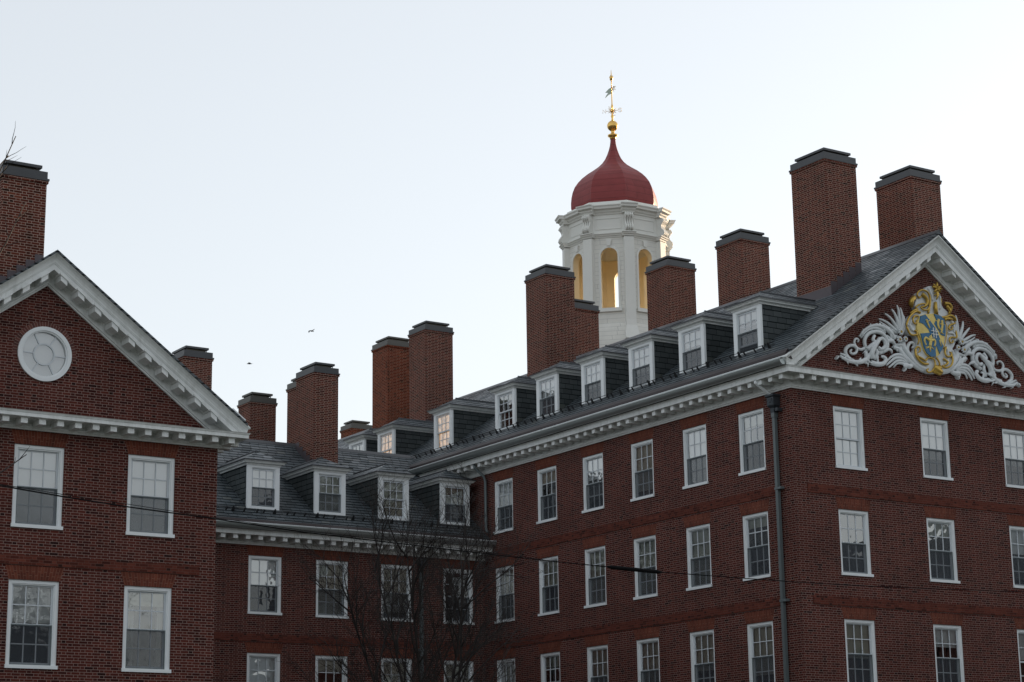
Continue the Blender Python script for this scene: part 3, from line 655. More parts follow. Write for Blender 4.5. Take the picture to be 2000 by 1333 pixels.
def ring(mb, r0, r1, y0, y1, m=0, n=40, a0=0, a1=2 * math.pi):
    rings = []
    for k in range(n + 1):
        a = a0 + (a1 - a0) * k / n; c, s = math.cos(a), math.sin(a); rings.append([(RC[0] + r * c, y, RC[1] + r * s) for r, y in ((r0, y0), (r1, y0), (r1, y1), (r0, y1))])
    mb.loft(rings, m, caps=(a1 - a0) < 6.2)
b = MB(); ring(b, .60, .70, YL - .05, YL + .10); ring(b, .565, .60, YL - .02, YL + .10); rw = b.build('round_window', M['casing'], LH)
b = MB(); ring(b, .245, .285, YL + .02, YL + .07)
for a in (58, 118, 178, 238, 298, 358):
    c, s = math.cos(R_(a)), math.sin(R_(a)); q = .016
    b.loft([[(RC[0] + r * c - t * s * q, y, RC[1] + r * s + t * c * q) for t, y in ((-1, YL + .022), (1, YL + .022), (1, YL + .065), (-1, YL + .065))] for r in (.285, .57)])
b.build('glazing_bars', M['sash'], rw)
b = MB(); b.poly([(RC[0] + .58 * math.cos(2 * math.pi * k / 32), YL + .045, RC[1] + .58 * math.sin(2 * math.pi * k / 32)) for k in range(32)]); b.build('pane', M['glass'], rw)
b = MB(); b.poly([(RC[0] + .66 * math.cos(2 * math.pi * k / 32), YL + .15, RC[1] + .66 * math.sin(2 * math.pi * k / 32)) for k in range(32)]); b.build('back_panel', M['blind'], rw)
def ring_mat():
    m, g, bb = newmat('rowlock_brick'); gp, P, Nn = g.pos(); an = g.math('ARCTAN2', g.math('SUBTRACT', P[2], RC[1]), g.math('SUBTRACT', P[0], RC[0])); t = g.math('DIVIDE', an, 0.0925)
    mo = g.math('LESS_THAN', g.math('FRACT', t), .13); r = g.white(g.comb(g.math('FLOOR', t), 0.0, 0.0)); bc = g.ramp(r, [(0, (.07, .024, .02)), (.6, (.115, .036, .028)), (1, (.15, .05, .036))])
    g.val(g.mix(mo, bc, (.3, .2, .17, 1)), bb.inputs['Base Color']); bb.inputs['Roughness'].default_value = .85; return m
b = MB(); ring(b, .703, .83, YL - .004, YL + .02, 0, 30, R_(-8), R_(188)); b.build('brick_ring', ring_mat(), LH)
st_l = {(0, 0): (.97, 'blind', 1), (1, 0): (1.0, 'blind', 1), (0, 1): (.46, 'blind', 1), (1, 1): (.0, '', 1), (2, 0): (.5, 'blind', 1), (2, 1): (.5, 'blind', 1)}
st_l[1, 1] = (.52, 'curtain', 1)
for i, x in enumerate(lx):
    for j, (a, c) in enumerate(rowl):
        wall_window(LH, (x, YL, a), 0, LWW, c - a, st_l[i, j], rng); jack_arch(LH, (x, YL, c), 0, LWW)
b = MB(); b.box(LX0 + .45, LX1 - .45, YL - .025, YL + .02, 8.09, 8.33); b.build('string_course', M['belt'], LH)
b = MB(); b.sweep(cornice_profile(ZL, 11.66, 11.78, .60), [(LX0, YM - .8), (LX0, YL), (LX1, YL), (LX1, YM - .8)], -1); co = b.build('cornice', M['white'], LH)
for k in range(23): place(mod_mesh(), 'modillion', co, (22.01 - .463 * k, YL - .04, 11.66))
for k in range(6): place(mod_mesh(), 'modillion', co, (LX1 + .04, YL - .1 + .463 * k, 11.66), False, math.pi / 2)
b = MB(); b.loft([[(x, y, z) for y, z in ((YL - .01, 11.86), (YL - .53, 11.785), (YL - .53, 11.80), (YL - .01, 11.89))] for x in (LX0 + .3, LX1 - .2)]); b.build('cornice_flashing', M['lead'], LH)
add_rake(LH, LCX, YL, 15.15, .735, 5.37, 11.785, .463, 10, .25, .84)
def zl_(x): return 15.94 - .735 * abs(x - LCX)
b = MB()
for s in (-1, 1):
    xe = LCX + s * 5.32; P = [(LCX, zl_(LCX)), (xe, zl_(xe)), (xe, zl_(xe) - .07), (LCX, zl_(LCX) - .07)]; b.loft([[(x, y, z) for x, z in P] for y in (YL - .67, 67.6)])
b.build('roof', M['slate'], LH)
chimney(LH, 15.93, 17.10, 47.62, 49.1, 18.05, 14.2, 'brick_chimney', 'lead', 'x', .735, zl_(15.93), 'large chimney behind the gable peak', .10)
b = MB(); b.loft([[(x, y, z + dz) for y, dz in ((YL - .62, -.02), (YL - .30, -.02), (YL - .30, .07), (YL - .62, .07))] for x, z in ((21.98, zl_(21.98)), (22.34, zl_(22.34)))]); b.build('eave_guard', M['casing'], LH)

# ============================================================ CUPOLA TOWER
TX, TY = 70.26, 95.0
TW = thing('cupola_tower', 'white octagonal cupola with open arches and a red onion dome topped by a gold weathervane', 'tower', (TX, TY, 0))
def octo(r, z, off=22.5, cx=TX, cy=TY): return [(cx + r * math.cos(R_(off + 45 * k)), cy + r * math.sin(R_(off + 45 * k)), z) for k in range(8)]
b = MB(); b.box(TX - 9, TX + 9, TY - 7, TY + 7, 0, 20); b.build('base_block', M['brick'], TW)
b = MB(); b.loft([[(TX - 9.5, TY - 7.5, 20), (TX + 9.5, TY - 7.5, 20), (TX + 9.5, TY + 7.5, 20), (TX - 9.5, TY + 7.5, 20)], [(TX - 9.5, TY - .1, 24.5), (TX + 9.5, TY - .1, 24.5), (TX + 9.5, TY + .1, 24.5), (TX - 9.5, TY + .1, 24.5)]]); b.build('base_roof', M['slate'], TW)
b = MB(); b.loft([octo(3.42, 22.5), octo(3.42, 29.6), octo(3.30, 30.4), octo(3.20, 30.75)]); b.build('lower_drum', M['clap'], TW)
# arcaded drum: eight wall panels with arched openings
RP = 3.10; AP = RP * math.cos(R_(22.5)); HW = RP * math.sin(R_(22.5))
def panel(k):
    a = R_(45 * k); n = Vector((math.cos(a), math.sin(a), 0)); t = Vector((-math.sin(a), math.cos(a), 0)); c0 = Vector((TX, TY, 0))
    def P(u, z, d): return tuple(c0 + n * (AP - d) + t * u + Vector((0, 0, z)))
    aw, zb, zs = .52, 31.72, 34.92; z0, z1 = 30.75, 36.12
    arc = [(aw * math.cos(R_(v)), zs + aw * math.sin(R_(v))) for v in range(0, 181, 15)]
    b = MB()
    for d, m in ((0, 0), (.42, 1)):
        hw = HW if d == 0 else HW - .42 * math.tan(R_(22.5))
        b.poly([P(-hw, z0, d), P(hw, z0, d), P(hw, zb, d), P(-hw, zb, d)], m)
        b.poly([P(-hw, zb, d), P(-aw, zb, d), P(-aw, zs, d), P(-hw, zs, d)], m); b.poly([P(aw, zb, d), P(hw, zb, d), P(hw, zs, d), P(aw, zs, d)], m)
        for s in (1, -1):
            q = [(x, z) for x, z in arc if x * s >= -1e-6]; q.sort(key=lambda e: e[1])
            for i in range(len(q) - 1): b.poly([P(q[i][0], q[i][1], d), P(s * hw, q[i][1], d), P(s * hw, q[i + 1][1], d), P(q[i + 1][0], q[i + 1][1], d)], m)
        b.poly([P(-hw, zs + aw, d), P(hw, zs + aw, d), P(hw, z1, d), P(-hw, z1, d)], m)
    prof = [(-aw, zb)] + [(-aw, zs)] + arc[::-1][1:-1] + [(aw, zs), (aw, zb)]
    for i in range(len(prof) - 1): b.poly([P(prof[i][0], prof[i][1], 0), P(prof[i + 1][0], prof[i + 1][1], 0), P(prof[i + 1][0], prof[i + 1][1], .42), P(prof[i][0], prof[i][1], .42)], 1)
    b.poly([P(-aw, zb, 0), P(aw, zb, 0), P(aw, zb, .42), P(-aw, zb, .42)], 0)
    o = b.build('arched_wall', [M['clap'], M['tower_in']], TW)
    b = MB()
    rings = []
    for (x, z) in [(-aw - .0, zb)] + [(-aw, zs)] + arc[::-1][1:-1] + [(aw, zs), (aw, zb)]:
        l = math.hypot(x, max(z - zs, 0)); ux, uz = (x / aw, 0) if z <= zs else (x / l, (z - zs) / l)
        rings.append([P(x + ux * q, z + uz * q, d) for q, d in ((-.01, -.05), (.11, -.05), (.13, -.0), (.13, .01), (-.01, .01))])
    b.loft(rings); b.loft([[P(x, z, d) for x, z in ((-.10, zs + aw + .10), (.10, zs + aw + .10), (.16, zs + aw + .48), (-.16, zs + aw + .48))] for d in (-.11, 0)])
    b.loft([[P(x, z, d) for x, z in ((-aw - .2, zb - .24), (aw + .2, zb - .24), (aw + .2, zb - .02), (-aw - .2, zb - .02))] for d in (-.14, .03)]); b.build('arch_surround', M['tower_white'], o)
    # attic panel above
    b = MB(); z0, z1 = 36.12, 37.62; b.poly([P(-HW, z0, 0), P(HW, z0, 0), P(HW, z1, 0), P(-HW, z1, 0)]); b.poly([P(-HW + .1, z0, .35), P(HW - .1, z0, .35), P(HW - .1, z1, .35), P(-HW + .1, z1, .35)])
    pr = [(-.78, 36.58), (.78, 36.58), (.78, 37.28), (-.78, 37.28)]
    for i in range(4):
        p, q = pr[i], pr[(i + 1) % 4]; e = .045
        def off(v, s): return (v[0] * (1 - s / .78 * .6), 36.93 + (v[1] - 36.93) * (1 - s / .35))
        pi, qi = off(p, e), off(q, e); b.loft([[P(*p, 0), P(*q, 0), P(*qi, 0), P(*pi, 0)], [P(*p, -.03), P(*q, -.03), P(*qi, -.03), P(*pi, -.03)]])
    b.build('attic_panel', M['tower_white'], TW)
for k in range(8): panel(k)
for k in range(8):
    a = R_(22.5 + 45 * k); n = Vector((math.cos(a), math.sin(a), 0)); t = Vector((-math.sin(a), math.cos(a), 0)); c0 = Vector((TX, TY, 0))
    def Q(u, r, z): return tuple(c0 + n * r + t * u + Vector((0, 0, z)))
    b = MB(); b.loft([[Q(u, r, z) for u, r in ((-w2, 2.9), (w2, 2.9), (w2, ro), (-w2, ro))] for w2, ro, z in ((.42, 3.62, 29.7), (.40, 3.50, 30.1), (.31, 3.36, 30.55), (.30, 3.33, 30.9), (.30, 3.30, 36.0))])
    b.build('pilaster', M['tower_white'], TW)
    # scroll console under the upper cornice
    b = MB()
    for j in range(4):
        u = -.2 + .133 * j
        path = [(3.17, 37.45), (3.42, 37.42), (3.50, 37.28), (3.38, 37.18), (3.30, 37.0), (3.32, 36.8), (3.48, 36.65), (3.52, 36.5), (3.42, 36.38), (3.2, 36.36)]
        b.tube([Q(u, r, z) for r, z in path], .062, 6)
    b.loft([[Q(u, r, z) for r, z in ((2.95, 37.5), (3.44, 37.45), (3.44, 37.25), (3.28, 37.1), (3.28, 36.8), (3.46, 36.6), (3.46, 36.42), (2.95, 36.35))] for u in (-.24, .24)])
    b.build('scroll_console', M['tower_white'], TW)
def octo_ring(prof, name, mat, breaks):
    # moulding round the octagon with a break forward over each pilaster
    rings = []
    for k in range(9):
        a = R_(22.5 + 45 * (k % 8)); n = Vector((math.cos(a), math.sin(a), 0)); t = Vector((-math.sin(a), math.cos(a), 0)); c0 = Vector((TX, TY, 0)); wv = .36
        am = R_(22.5 + 45 * k - 22.5); ap = R_(22.5 + 45 * k + 22.5)
        for stage in range(4):
            r = []
            for d, z in prof:
                if stage in (1, 2):
                    u = -wv - d * .4 if stage == 1 else wv + d * .4; p = c0 + n * (3.22 + breaks + d) + t * u
                else:
                    # on the neighbouring face plane, pushed out by d
                    aa = am if stage == 0 else ap; fn = Vector((math.cos(aa), math.sin(aa), 0)); ft = Vector((-math.sin(aa), math.cos(aa), 0))
                    s = 1 if stage == 0 else -1; p = c0 + fn * (AP + d) + ft * s * (HW - wv * 1.02)
                r.append((p.x, p.y, z))
            rings.append(r)
    b = MB(); b.loft(rings[:-3], caps=False); return b.build(name, mat, TW)
octo_ring([(-.2, 36.05), (.04, 36.05), (.06, 36.12), (.12, 36.16), (.14, 36.22), (.20, 36.26), (.20, 36.31), (-.2, 36.33)], 'lower_cornice', M['tower_white'], 0.05)
octo_ring([(-.2, 37.50), (.05, 37.50), (.08, 37.58), (.16, 37.66), (.18, 37.74), (.34, 37.80), (.36, 37.90), (.42, 37.98), (.42, 38.02), (-.2, 38.06)], 'upper_cornice', M['tower_white'], 0.05)
b = MB(); b.loft([octo(3.30, 37.95), octo(3.30, 38.1), octo(3.05, 38.14), octo(3.02, 38.36), octo(2.72, 38.40)]); b.build('blocking_course', M['tower_white'], TW)
b = MB(); b.loft([octo(3.0, 37.3), octo(3.0, 37.35)]); b.build('belfry_ceiling', M['tower_in'], TW)
dp_ = [(2.70, 38.38), (2.76, 38.62), (2.76, 38.95), (2.72, 39.3), (2.64, 39.65), (2.50, 40.0), (2.28, 40.32), (2.02, 40.6), (1.66, 40.9), (1.28, 41.16), (.96, 41.4), (.72, 41.64), (.54, 41.9), (.40, 42.2), (.29, 42.5), (.21, 42.8), (.17, 43.1), (.16, 43.3)]
b = MB(); b.loft([octo(r, z) for r, z in dp_]); b.build('onion_dome', M['dome'], TW)
b = MB()
def lathe(mb, prof, n=16, m=0): mb.loft([[(TX + r * math.cos(2 * math.pi * k / n), TY + r * math.sin(2 * math.pi * k / n), z) for k in range(n)] for r, z in prof], m, smooth=True)
lathe(b, [(.17, 43.22), (.20, 43.30), (.20, 43.36), (.32, 43.44), (.32, 43.52), (.16, 43.58), (.10, 43.70), (.13, 43.78), (.06, 43.82)])
b.ball((TX, TY, 44.12), .345, 0, 20, 12)
lathe(b, [(.05, 44.4), (.08, 44.5), (.05, 44.6), (.10, 44.75), (.05, 44.9), (.05, 45.3), (.08, 45.4), (.05, 45.5), (.035, 45.6), (.03, 47.1), (.10, 47.16), (.10, 47.26), (.13, 47.34), (.05, 47.4), (.03, 47.5), (.01, 47.82)], 10)
fin = b.build('finial', M['gold_bright'], TW)
b = MB(); C0 = Vector((TX, TY, 45.12))
# compass frame turned so that the N-S arms run across the view
fa = R_(36.3); ax = Vector((math.cos(-fa), math.sin(-fa), 0)); ay = Vector((math.sin(fa), math.cos(fa), 0)); rot = R_(12)
ns = ax * math.cos(rot) - ay * math.sin(rot); ew = ax * math.sin(rot) + ay * math.cos(rot); Z = Vector((0, 0, 1))
for k in range(12):
    a = 2 * math.pi * k / 12; d = ax * math.cos(a) + Z * math.sin(a); b.tube([C0, C0 + d * (.30 if k % 2 else .22)], [.04, .008], 4)
for d in (ns, -ns, ew, -ew): b.tube([C0, C0 + d * .40], .015, 5)
b.ball(C0, .10)
def letter(c, s, u, strokes):
    for st in strokes: b.tube([c + u * (x - .5) * s * .8 + Z * (y - .5) * s for x, y in st], .016, 4)
letter(C0 - ns * .50, .24, ns, [[(0, 0), (0, 1), (1, 0), (1, 1)]])
letter(C0 + ns * .50, .24, ns, [[(1, .85), (.7, 1), (.2, 1), (0, .8), (.1, .58), (.9, .42), (1, .2), (.8, 0), (.2, 0), (0, .15)]])
letter(C0 - ew * .50, .24, ax, [[(0, 1), (.25, 0), (.5, .8), (.75, 0), (1, 1)]])
letter(C0 + ew * .50, .24, ax, [[(1, 1), (0, 1), (0, 0), (1, 0)], [(0, .5), (.8, .5)]])
b.build('compass_rose', M['gold_bright'], fin)
b = MB(); V0 = Vector((TX, TY, 46.35)); fl = [(-.03, .30), (-.18, .22), (-.40, -.02), (-.22, -.04), (-.36, -.24), (-.42, -.40), (-.20, -.18), (-.03, -.10)]
b.loft([[V0 + ax * x + Z * z + ay * d for x, z in fl] for d in (-.012, .012)]); va = b.build('pennant_vane', M['verdigris'], fin)
b = MB()
for k, (x, z, r) in enumerate(((.10, .22, .05), (.17, .30, .045), (.22, .38, .04), (.12, .38, .04), (.10, .10, .035), (.2, .2, .035))): b.tube([V0 + Z * z * .8, V0 + ax * x + Z * z, V0 + ax * (x + .05) + Z * (z - .05)], [.012, r * .6, .01], 5)
b.build('vane_ornament', M['gold'], va)
b = MB()
for k in range(4):
    a = k * math.pi / 2 + .4; d = Vector((math.cos(a), math.sin(a), 0)); b.tube([V0 + Z * 1.0, V0 + Z * 1.08 + d * .09, V0 + Z * 1.02 + d * .14], [.02, .015, .01], 4)
b.build('crown', M['gold'], fin)

# ============================================================ COAT OF ARMS (x, z on the gable; third numbers are radii)
ARMS = {'k':0.00361,'xc':45.92,'wh':[([(41.879,15.828),(41.921,15.789)],0.072,0.072),([(41.994,15.876),(42.123,15.805),(42.298,15.74),(42.566,15.726),(42.841,15.768),(43.076,15.882),(43.225,16.038)],0.032,0.079),([(42.022,15.948),(42.175,15.898),(42.348,15.814),(42.571,15.789)],0.025,0.043),([(42.437,15.808),(42.259,15.942),(42.243,16.102),(42.401,16.235),(42.596,16.248),(42.698,16.157),(42.657,16.041),(42.518,15.99),(42.447,16.057),(42.529,16.136)],0.054,0.029),([(43.105,16.268),(42.94,16.185),(42.746,16.197),(42.631,16.298),(42.627,16.426),(42.724,16.507),(42.839,16.479),(42.807,16.413)],0.043,0.025),([(42.879,16.582),(43.006,16.761),(43.223,16.918),(43.483,17.014),(43.761,17.031),(44.032,16.96),(44.254,16.828),(44.36,16.7)],0.025,0.079),([(42.946,16.562),(43.146,16.796),(43.43,16.93),(43.707,16.936),(43.977,16.847)],0.022,0.051),([(43.194,16.837),(43.295,16.955),(43.39,17.002)],0.051,0.014),([(43.478,16.95),(43.555,17.058),(43.649,17.084)],0.051,0.014),([(43.71,16.972),(43.855,17.061),(43.925,17.062)],0.051,0.014),([(42.998,16.656),(42.947,16.702),(42.858,16.603)],0.043,0.011),([(43.235,16.179),(43.088,16.335),(43.081,16.544),(43.255,16.733),(43.514,16.825),(43.789,16.806),(43.986,16.672),(44.029,16.449),(43.907,16.259),(43.646,16.158)],0.047,0.065),([(43.505,16.701),(43.401,16.548),(43.534,16.494),(43.728,16.623),(43.863,16.569),(43.895,16.398),(43.747,16.275),(43.613,16.329)],0.043,0.058),([(43.682,16.617),(43.532,16.459),(43.356,16.263),(43.273,16.079),(43.309,15.944)],0.051,0.087),([(43.604,16.503),(43.295,16.36),(43.146,16.203)],0.036,0.065),([(43.474,16.312),(43.553,16.147),(43.444,15.925)],0.043,0.058),([(43.146,16.203),(43.084,15.987),(43.207,15.811)],0.043,0.065),([(43.081,15.952),(43.161,15.805),(43.432,15.767)],0.036,0.018),([(43.222,16.003),(43.029,15.859),(42.909,15.776)],0.036,0.014),([(43.299,15.821),(43.524,15.778),(43.78,15.814),(43.915,15.945),(43.867,16.044),(43.766,16.05)],0.072,0.043),([(43.616,15.771),(43.563,15.974),(43.638,16.052)],0.036,0.029),([(43.835,16.215),(44.027,16.308),(44.163,16.272),(44.213,16.208)],0.058,0.025),([(43.953,16.545),(44.143,16.603),(44.328,16.591)],0.051,0.065),([(44.064,16.77),(44.237,16.615),(44.413,16.495)],0.036,0.051),([(44.643,17.018),(44.622,17.335),(44.622,17.619),(44.608,17.849)],0.065,0.022),([(44.596,17.012),(44.501,17.284),(44.403,17.52),(44.332,17.67)],0.058,0.022),([(44.569,16.974),(44.377,17.197),(44.183,17.385),(44.038,17.49)],0.054,0.022),([(44.543,16.935),(44.274,17.078),(44.007,17.221),(43.772,17.29)],0.051,0.022),([(44.54,16.899),(44.266,16.971),(43.997,17.096),(43.798,17.212)],0.043,0.018),([(44.691,17.024),(44.738,17.314),(44.726,17.561),(44.714,17.767)],0.051,0.022),([(44.711,16.991),(44.777,17.212),(44.818,17.431),(44.783,17.576)],0.051,0.022),([(44.782,17.0),(44.842,17.15),(44.838,17.22)],0.051,0.022),([(44.785,16.469),(44.649,16.524),(44.413,16.495),(44.267,16.407)],0.072,0.022),([(44.314,16.413),(44.496,16.364),(44.623,16.203),(44.705,16.072)],0.051,0.065),([(44.756,16.678),(44.738,16.464),(44.906,16.237),(45.124,16.032),(45.396,15.905),(45.676,15.848)],0.065,0.087),([(44.602,16.518),(44.631,16.31),(44.891,16.058),(45.207,15.901),(45.578,15.812)],0.051,0.072),([(44.791,16.541),(44.912,16.308),(45.179,16.127),(45.453,16.017)],0.036,0.051),([(44.887,16.005),(44.665,16.155),(44.387,16.175),(44.147,16.077),(43.971,15.899)],0.065,0.022),([(44.838,15.982),(44.612,16.079),(44.332,16.063),(44.136,15.936),(43.962,15.793)],0.058,0.025),([(44.835,15.946),(44.606,16.008),(44.37,15.963),(44.197,15.838),(44.073,15.736)],0.051,0.025),([(44.879,15.916),(44.646,15.924),(44.411,15.897),(44.284,15.76)],0.043,0.022),([(45.069,15.938),(44.921,15.85),(44.791,15.871),(44.709,15.833)],0.058,0.079),([(44.727,15.776),(44.781,15.747)],0.079,0.072),([(45.132,16.122),(44.957,16.278),(44.886,16.446),(44.985,16.617),(45.14,16.661),(45.208,16.573),(45.126,16.492)],0.058,0.029),([(45.055,16.325),(45.227,16.133),(45.498,15.987)],0.036,0.043)],'fl':[((44.566,16.931),0.123),((44.489,16.674),0.116),((44.75,16.72),0.094)],'plate':[(45.842,18.572),(45.968,18.643),(46.138,18.649),(46.222,18.515),(46.436,18.472),(46.518,18.301),(46.519,18.047),(46.723,17.893),(46.882,17.768),(46.992,17.638),(47.074,17.358),(47.076,17.069),(46.964,16.803),(46.824,16.606),(46.748,16.31),(46.725,16.057),(46.449,15.936),(46.196,15.801),(45.952,15.738),(45.666,15.741),(45.559,15.87),(45.239,15.993),(45.135,16.157),(45.134,16.37),(45.267,16.598),(45.197,16.892),(44.96,16.88),(44.857,17.045),(44.911,17.3),(45.086,17.537),(45.362,17.716),(45.282,17.884),(45.399,18.151),(45.439,18.336),(45.663,18.439)],'shield':[(45.404,17.542),(45.593,17.631),(45.836,17.677),(46.079,17.719),(46.317,17.677),(46.477,17.579),(46.509,17.395),(46.479,17.068),(46.401,16.735),(46.311,16.545),(46.175,16.368),(45.999,16.276),(45.782,16.24),(45.6,16.336),(45.487,16.518),(45.423,16.759),(45.321,16.96),(45.262,17.095),(45.29,17.313)],'blue':[[(45.419,17.551),(45.641,17.637),(45.994,17.295),(46.102,17.165),(46.243,16.859),(46.37,16.659),(46.301,16.544),(46.177,16.386),(45.991,16.721),(45.823,16.987),(45.718,17.152),(45.517,17.306),(45.354,17.339)],[(46.03,17.705),(46.317,17.677),(46.477,17.579),(46.509,17.395),(46.474,17.013),(46.282,17.025),(46.175,17.174),(46.0,17.367),(46.11,17.525)],[(45.37,16.973),(45.781,17.046),(45.91,16.89),(46.033,16.655),(45.996,16.508),(46.0,16.28),(45.782,16.24),(45.6,16.336),(45.487,16.518),(45.432,16.76)]],'gch':[([(45.65,17.466),(45.731,17.297),(45.794,17.198)],0.043,0.025),([(45.692,17.4),(45.816,17.451)],0.022,0.011),([(46.208,17.537),(46.167,17.352),(46.227,17.216)],0.051,0.036),([(46.177,17.461),(46.083,17.485)],0.022,0.011),([(46.351,17.52),(46.359,17.34),(46.287,17.08)],0.051,0.032),([(46.268,17.401),(46.46,17.389)],0.025,0.014),([(46.227,17.216),(46.37,17.198)],0.025,0.018),([(46.266,17.113),(46.407,17.077)],0.025,0.014),([(45.793,16.911),(45.78,16.767),(45.74,16.584)],0.072,0.058),([(45.756,16.764),(45.573,16.849),(45.515,16.735),(45.575,16.6)],0.051,0.029),([(45.78,16.767),(45.952,16.824),(45.991,16.721),(45.933,16.607)],0.051,0.029),([(45.765,16.872),(45.846,16.972)],0.032,0.022),([(45.74,16.584),(45.566,16.492)],0.032,0.014),([(45.74,16.584),(45.924,16.499)],0.032,0.014),([(45.74,16.584),(45.749,16.407)],0.04,0.022),([(45.665,16.539),(45.546,16.543)],0.022,0.011),([(46.195,16.853),(46.248,16.645)],0.032,0.022)],'gold':[([(45.838,17.706),(45.909,17.967),(45.941,18.224),(45.828,18.407),(45.592,18.447),(45.407,18.35),(45.369,18.237),(45.473,18.179),(45.574,18.247)],0.04,0.029),([(45.605,18.323),(45.762,18.2),(45.794,18.024),(45.688,17.902)],0.072,0.043),([(45.275,17.812),(45.379,17.915),(45.576,17.988),(45.694,17.975),(45.64,17.895),(45.545,17.901)],0.032,0.025),([(45.519,17.88),(45.584,17.798),(45.751,17.802),(45.906,17.93)],0.032,0.029),([(45.247,18.149),(45.08,18.019),(45.093,17.895)],0.094,0.087),([(45.051,17.961),(45.133,17.811)],0.065,0.043),([(45.478,17.677),(45.314,17.709),(45.116,17.612),(44.937,17.446),(44.824,17.218),(44.84,17.132)],0.043,0.032),([(45.368,17.788),(45.172,17.709),(45.021,17.6)],0.043,0.025),([(45.372,17.556),(45.204,17.534),(45.098,17.396),(45.145,17.277),(45.282,17.33),(45.28,17.419)],0.036,0.025),([(44.84,17.132),(44.94,16.913),(45.102,16.88),(45.248,16.934),(45.233,17.038),(45.139,17.045)],0.04,0.029),([(45.27,16.918),(45.303,16.745),(45.267,16.598)],0.032,0.025),([(45.159,16.443),(45.142,16.247),(45.246,16.082),(45.451,15.989),(45.69,16.009)],0.04,0.04),([(45.159,16.443),(45.236,16.516),(45.328,16.481),(45.319,16.374),(45.244,16.329)],0.036,0.025),([(45.233,16.204),(45.416,16.137),(45.578,16.085)],0.051,0.029),([(45.578,16.085),(45.658,16.19),(45.803,16.218),(45.94,16.145),(45.948,15.968),(45.814,15.793),(45.665,15.723),(45.59,15.785),(45.676,15.848)],0.032,0.029),([(46.07,16.267),(46.151,16.098),(46.162,15.957)],0.036,0.029),([(45.945,15.932),(46.054,15.82),(46.172,15.798)],0.123,0.13),([(46.211,15.962),(46.083,15.877)],0.101,0.108),([(45.862,15.798),(46.141,15.723)],0.051,0.043),([(46.434,17.638),(46.607,17.679),(46.808,17.752),(46.997,17.693),(47.048,17.608)],0.047,0.047),([(46.55,17.581),(46.7,17.636),(46.918,17.628)],0.065,0.043),([(47.031,17.534),(46.905,17.482),(46.754,17.426),(46.68,17.309),(46.763,17.265),(46.876,17.333),(46.848,17.395)],0.036,0.025),([(47.032,17.28),(47.046,17.065),(46.912,17.031),(46.74,17.01),(46.673,16.911),(46.723,16.828),(46.847,16.861),(46.869,16.935)],0.036,0.025),([(46.54,16.68),(46.451,16.49),(46.511,16.354),(46.681,16.374),(46.74,16.488),(46.646,16.513)],0.036,0.029),([(46.763,16.473),(46.776,16.242),(46.652,16.048),(46.403,15.966),(46.314,16.045)],0.036,0.029),([(46.382,16.267),(46.54,16.143),(46.384,16.018)],0.043,0.032),([(46.599,18.13),(46.77,18.135),(46.871,18.021),(46.819,17.869)],0.072,0.043),([(46.691,18.07),(46.797,17.902),(46.764,17.808)],0.065,0.036),([(46.469,18.294),(46.473,18.077)],0.025,0.018),([(46.455,17.605),(46.585,17.441),(46.59,17.225),(46.508,16.855),(46.412,16.593)],0.018,0.018),([(46.191,18.113),(46.146,17.926),(46.188,17.751)],0.058,0.079),([(46.206,17.789),(46.294,17.693)],0.051,0.022)],'crest':[([(46.278,18.595),(46.281,18.795)],0.058,0.04),([(46.278,18.595),(46.496,18.596)],0.054,0.029),([(46.278,18.595),(46.073,18.633)],0.054,0.029),([(46.278,18.595),(46.413,18.487)],0.051,0.029),([(46.278,18.595),(46.134,18.449)],0.051,0.029),([(46.278,18.595),(46.482,18.714)],0.036,0.022),([(46.278,18.595),(46.12,18.726)],0.036,0.022),([(46.252,18.465),(46.239,18.318),(46.195,18.203)],0.065,0.018),([(46.247,18.41),(46.11,18.337)],0.036,0.014),([(46.247,18.41),(46.403,18.376)],0.036,0.014)],'ribs':[([(45.915,18.582),(46.042,18.382),(46.095,18.172)],0.051,0.036),([(46.426,18.361),(46.455,18.148),(46.387,17.921)],0.029,0.029),([(44.991,17.239),(45.071,17.072),(45.211,17.053)],0.058,0.043),([(45.098,17.396),(45.011,17.206)],0.051,0.036),([(46.844,17.619),(46.975,17.454),(46.976,17.201)],0.051,0.043),([(46.657,17.162),(46.948,17.162),(46.974,16.912)],0.051,0.043),([(45.269,16.35),(45.37,16.149),(45.693,16.045)],0.051,0.043),([(46.61,16.652),(46.626,16.296),(46.415,16.093)],0.043,0.043)]}
A0 = 45.334
XC = ARMS['xc']
CA = thing('coat_of_arms', 'carved coat of arms, blue and gold shield between white scrolls, fixed in the right pediment', 'emblem', (XC, A0, 15.6))
def smooth_path(p, n=4):
    out = []
    for i in range(len(p) - 1):
        a = p[max(i - 1, 0)]; b_ = p[i]; c = p[i + 1]; d = p[min(i + 2, len(p) - 1)]
        for k in range(n):
            t = k / n; out.append(tuple(.5 * (2 * b_[j] + (c[j] - a[j]) * t + (2 * a[j] - 5 * b_[j] + 4 * c[j] - d[j]) * t * t + (3 * b_[j] - a[j] - 3 * c[j] + d[j]) * t ** 3) for j in (0, 1)))
    out.append(p[-1]); return out
def stroke(mb, pts, r0, r1, y, m=0, mir=False, n=8, lift=.0):
    q = smooth_path(pts) if len(pts) > 2 else pts; L = len(q)
    P = []; rr = []
    for i, (x, z) in enumerate(q):
        t = i / (L - 1); x = 2 * XC - x if mir else x
        P.append((x, y - lift * math.sin(math.pi * t), z)); rr.append((r0 + (r1 - r0) * t))
    mb.tube(P, rr, n, m)
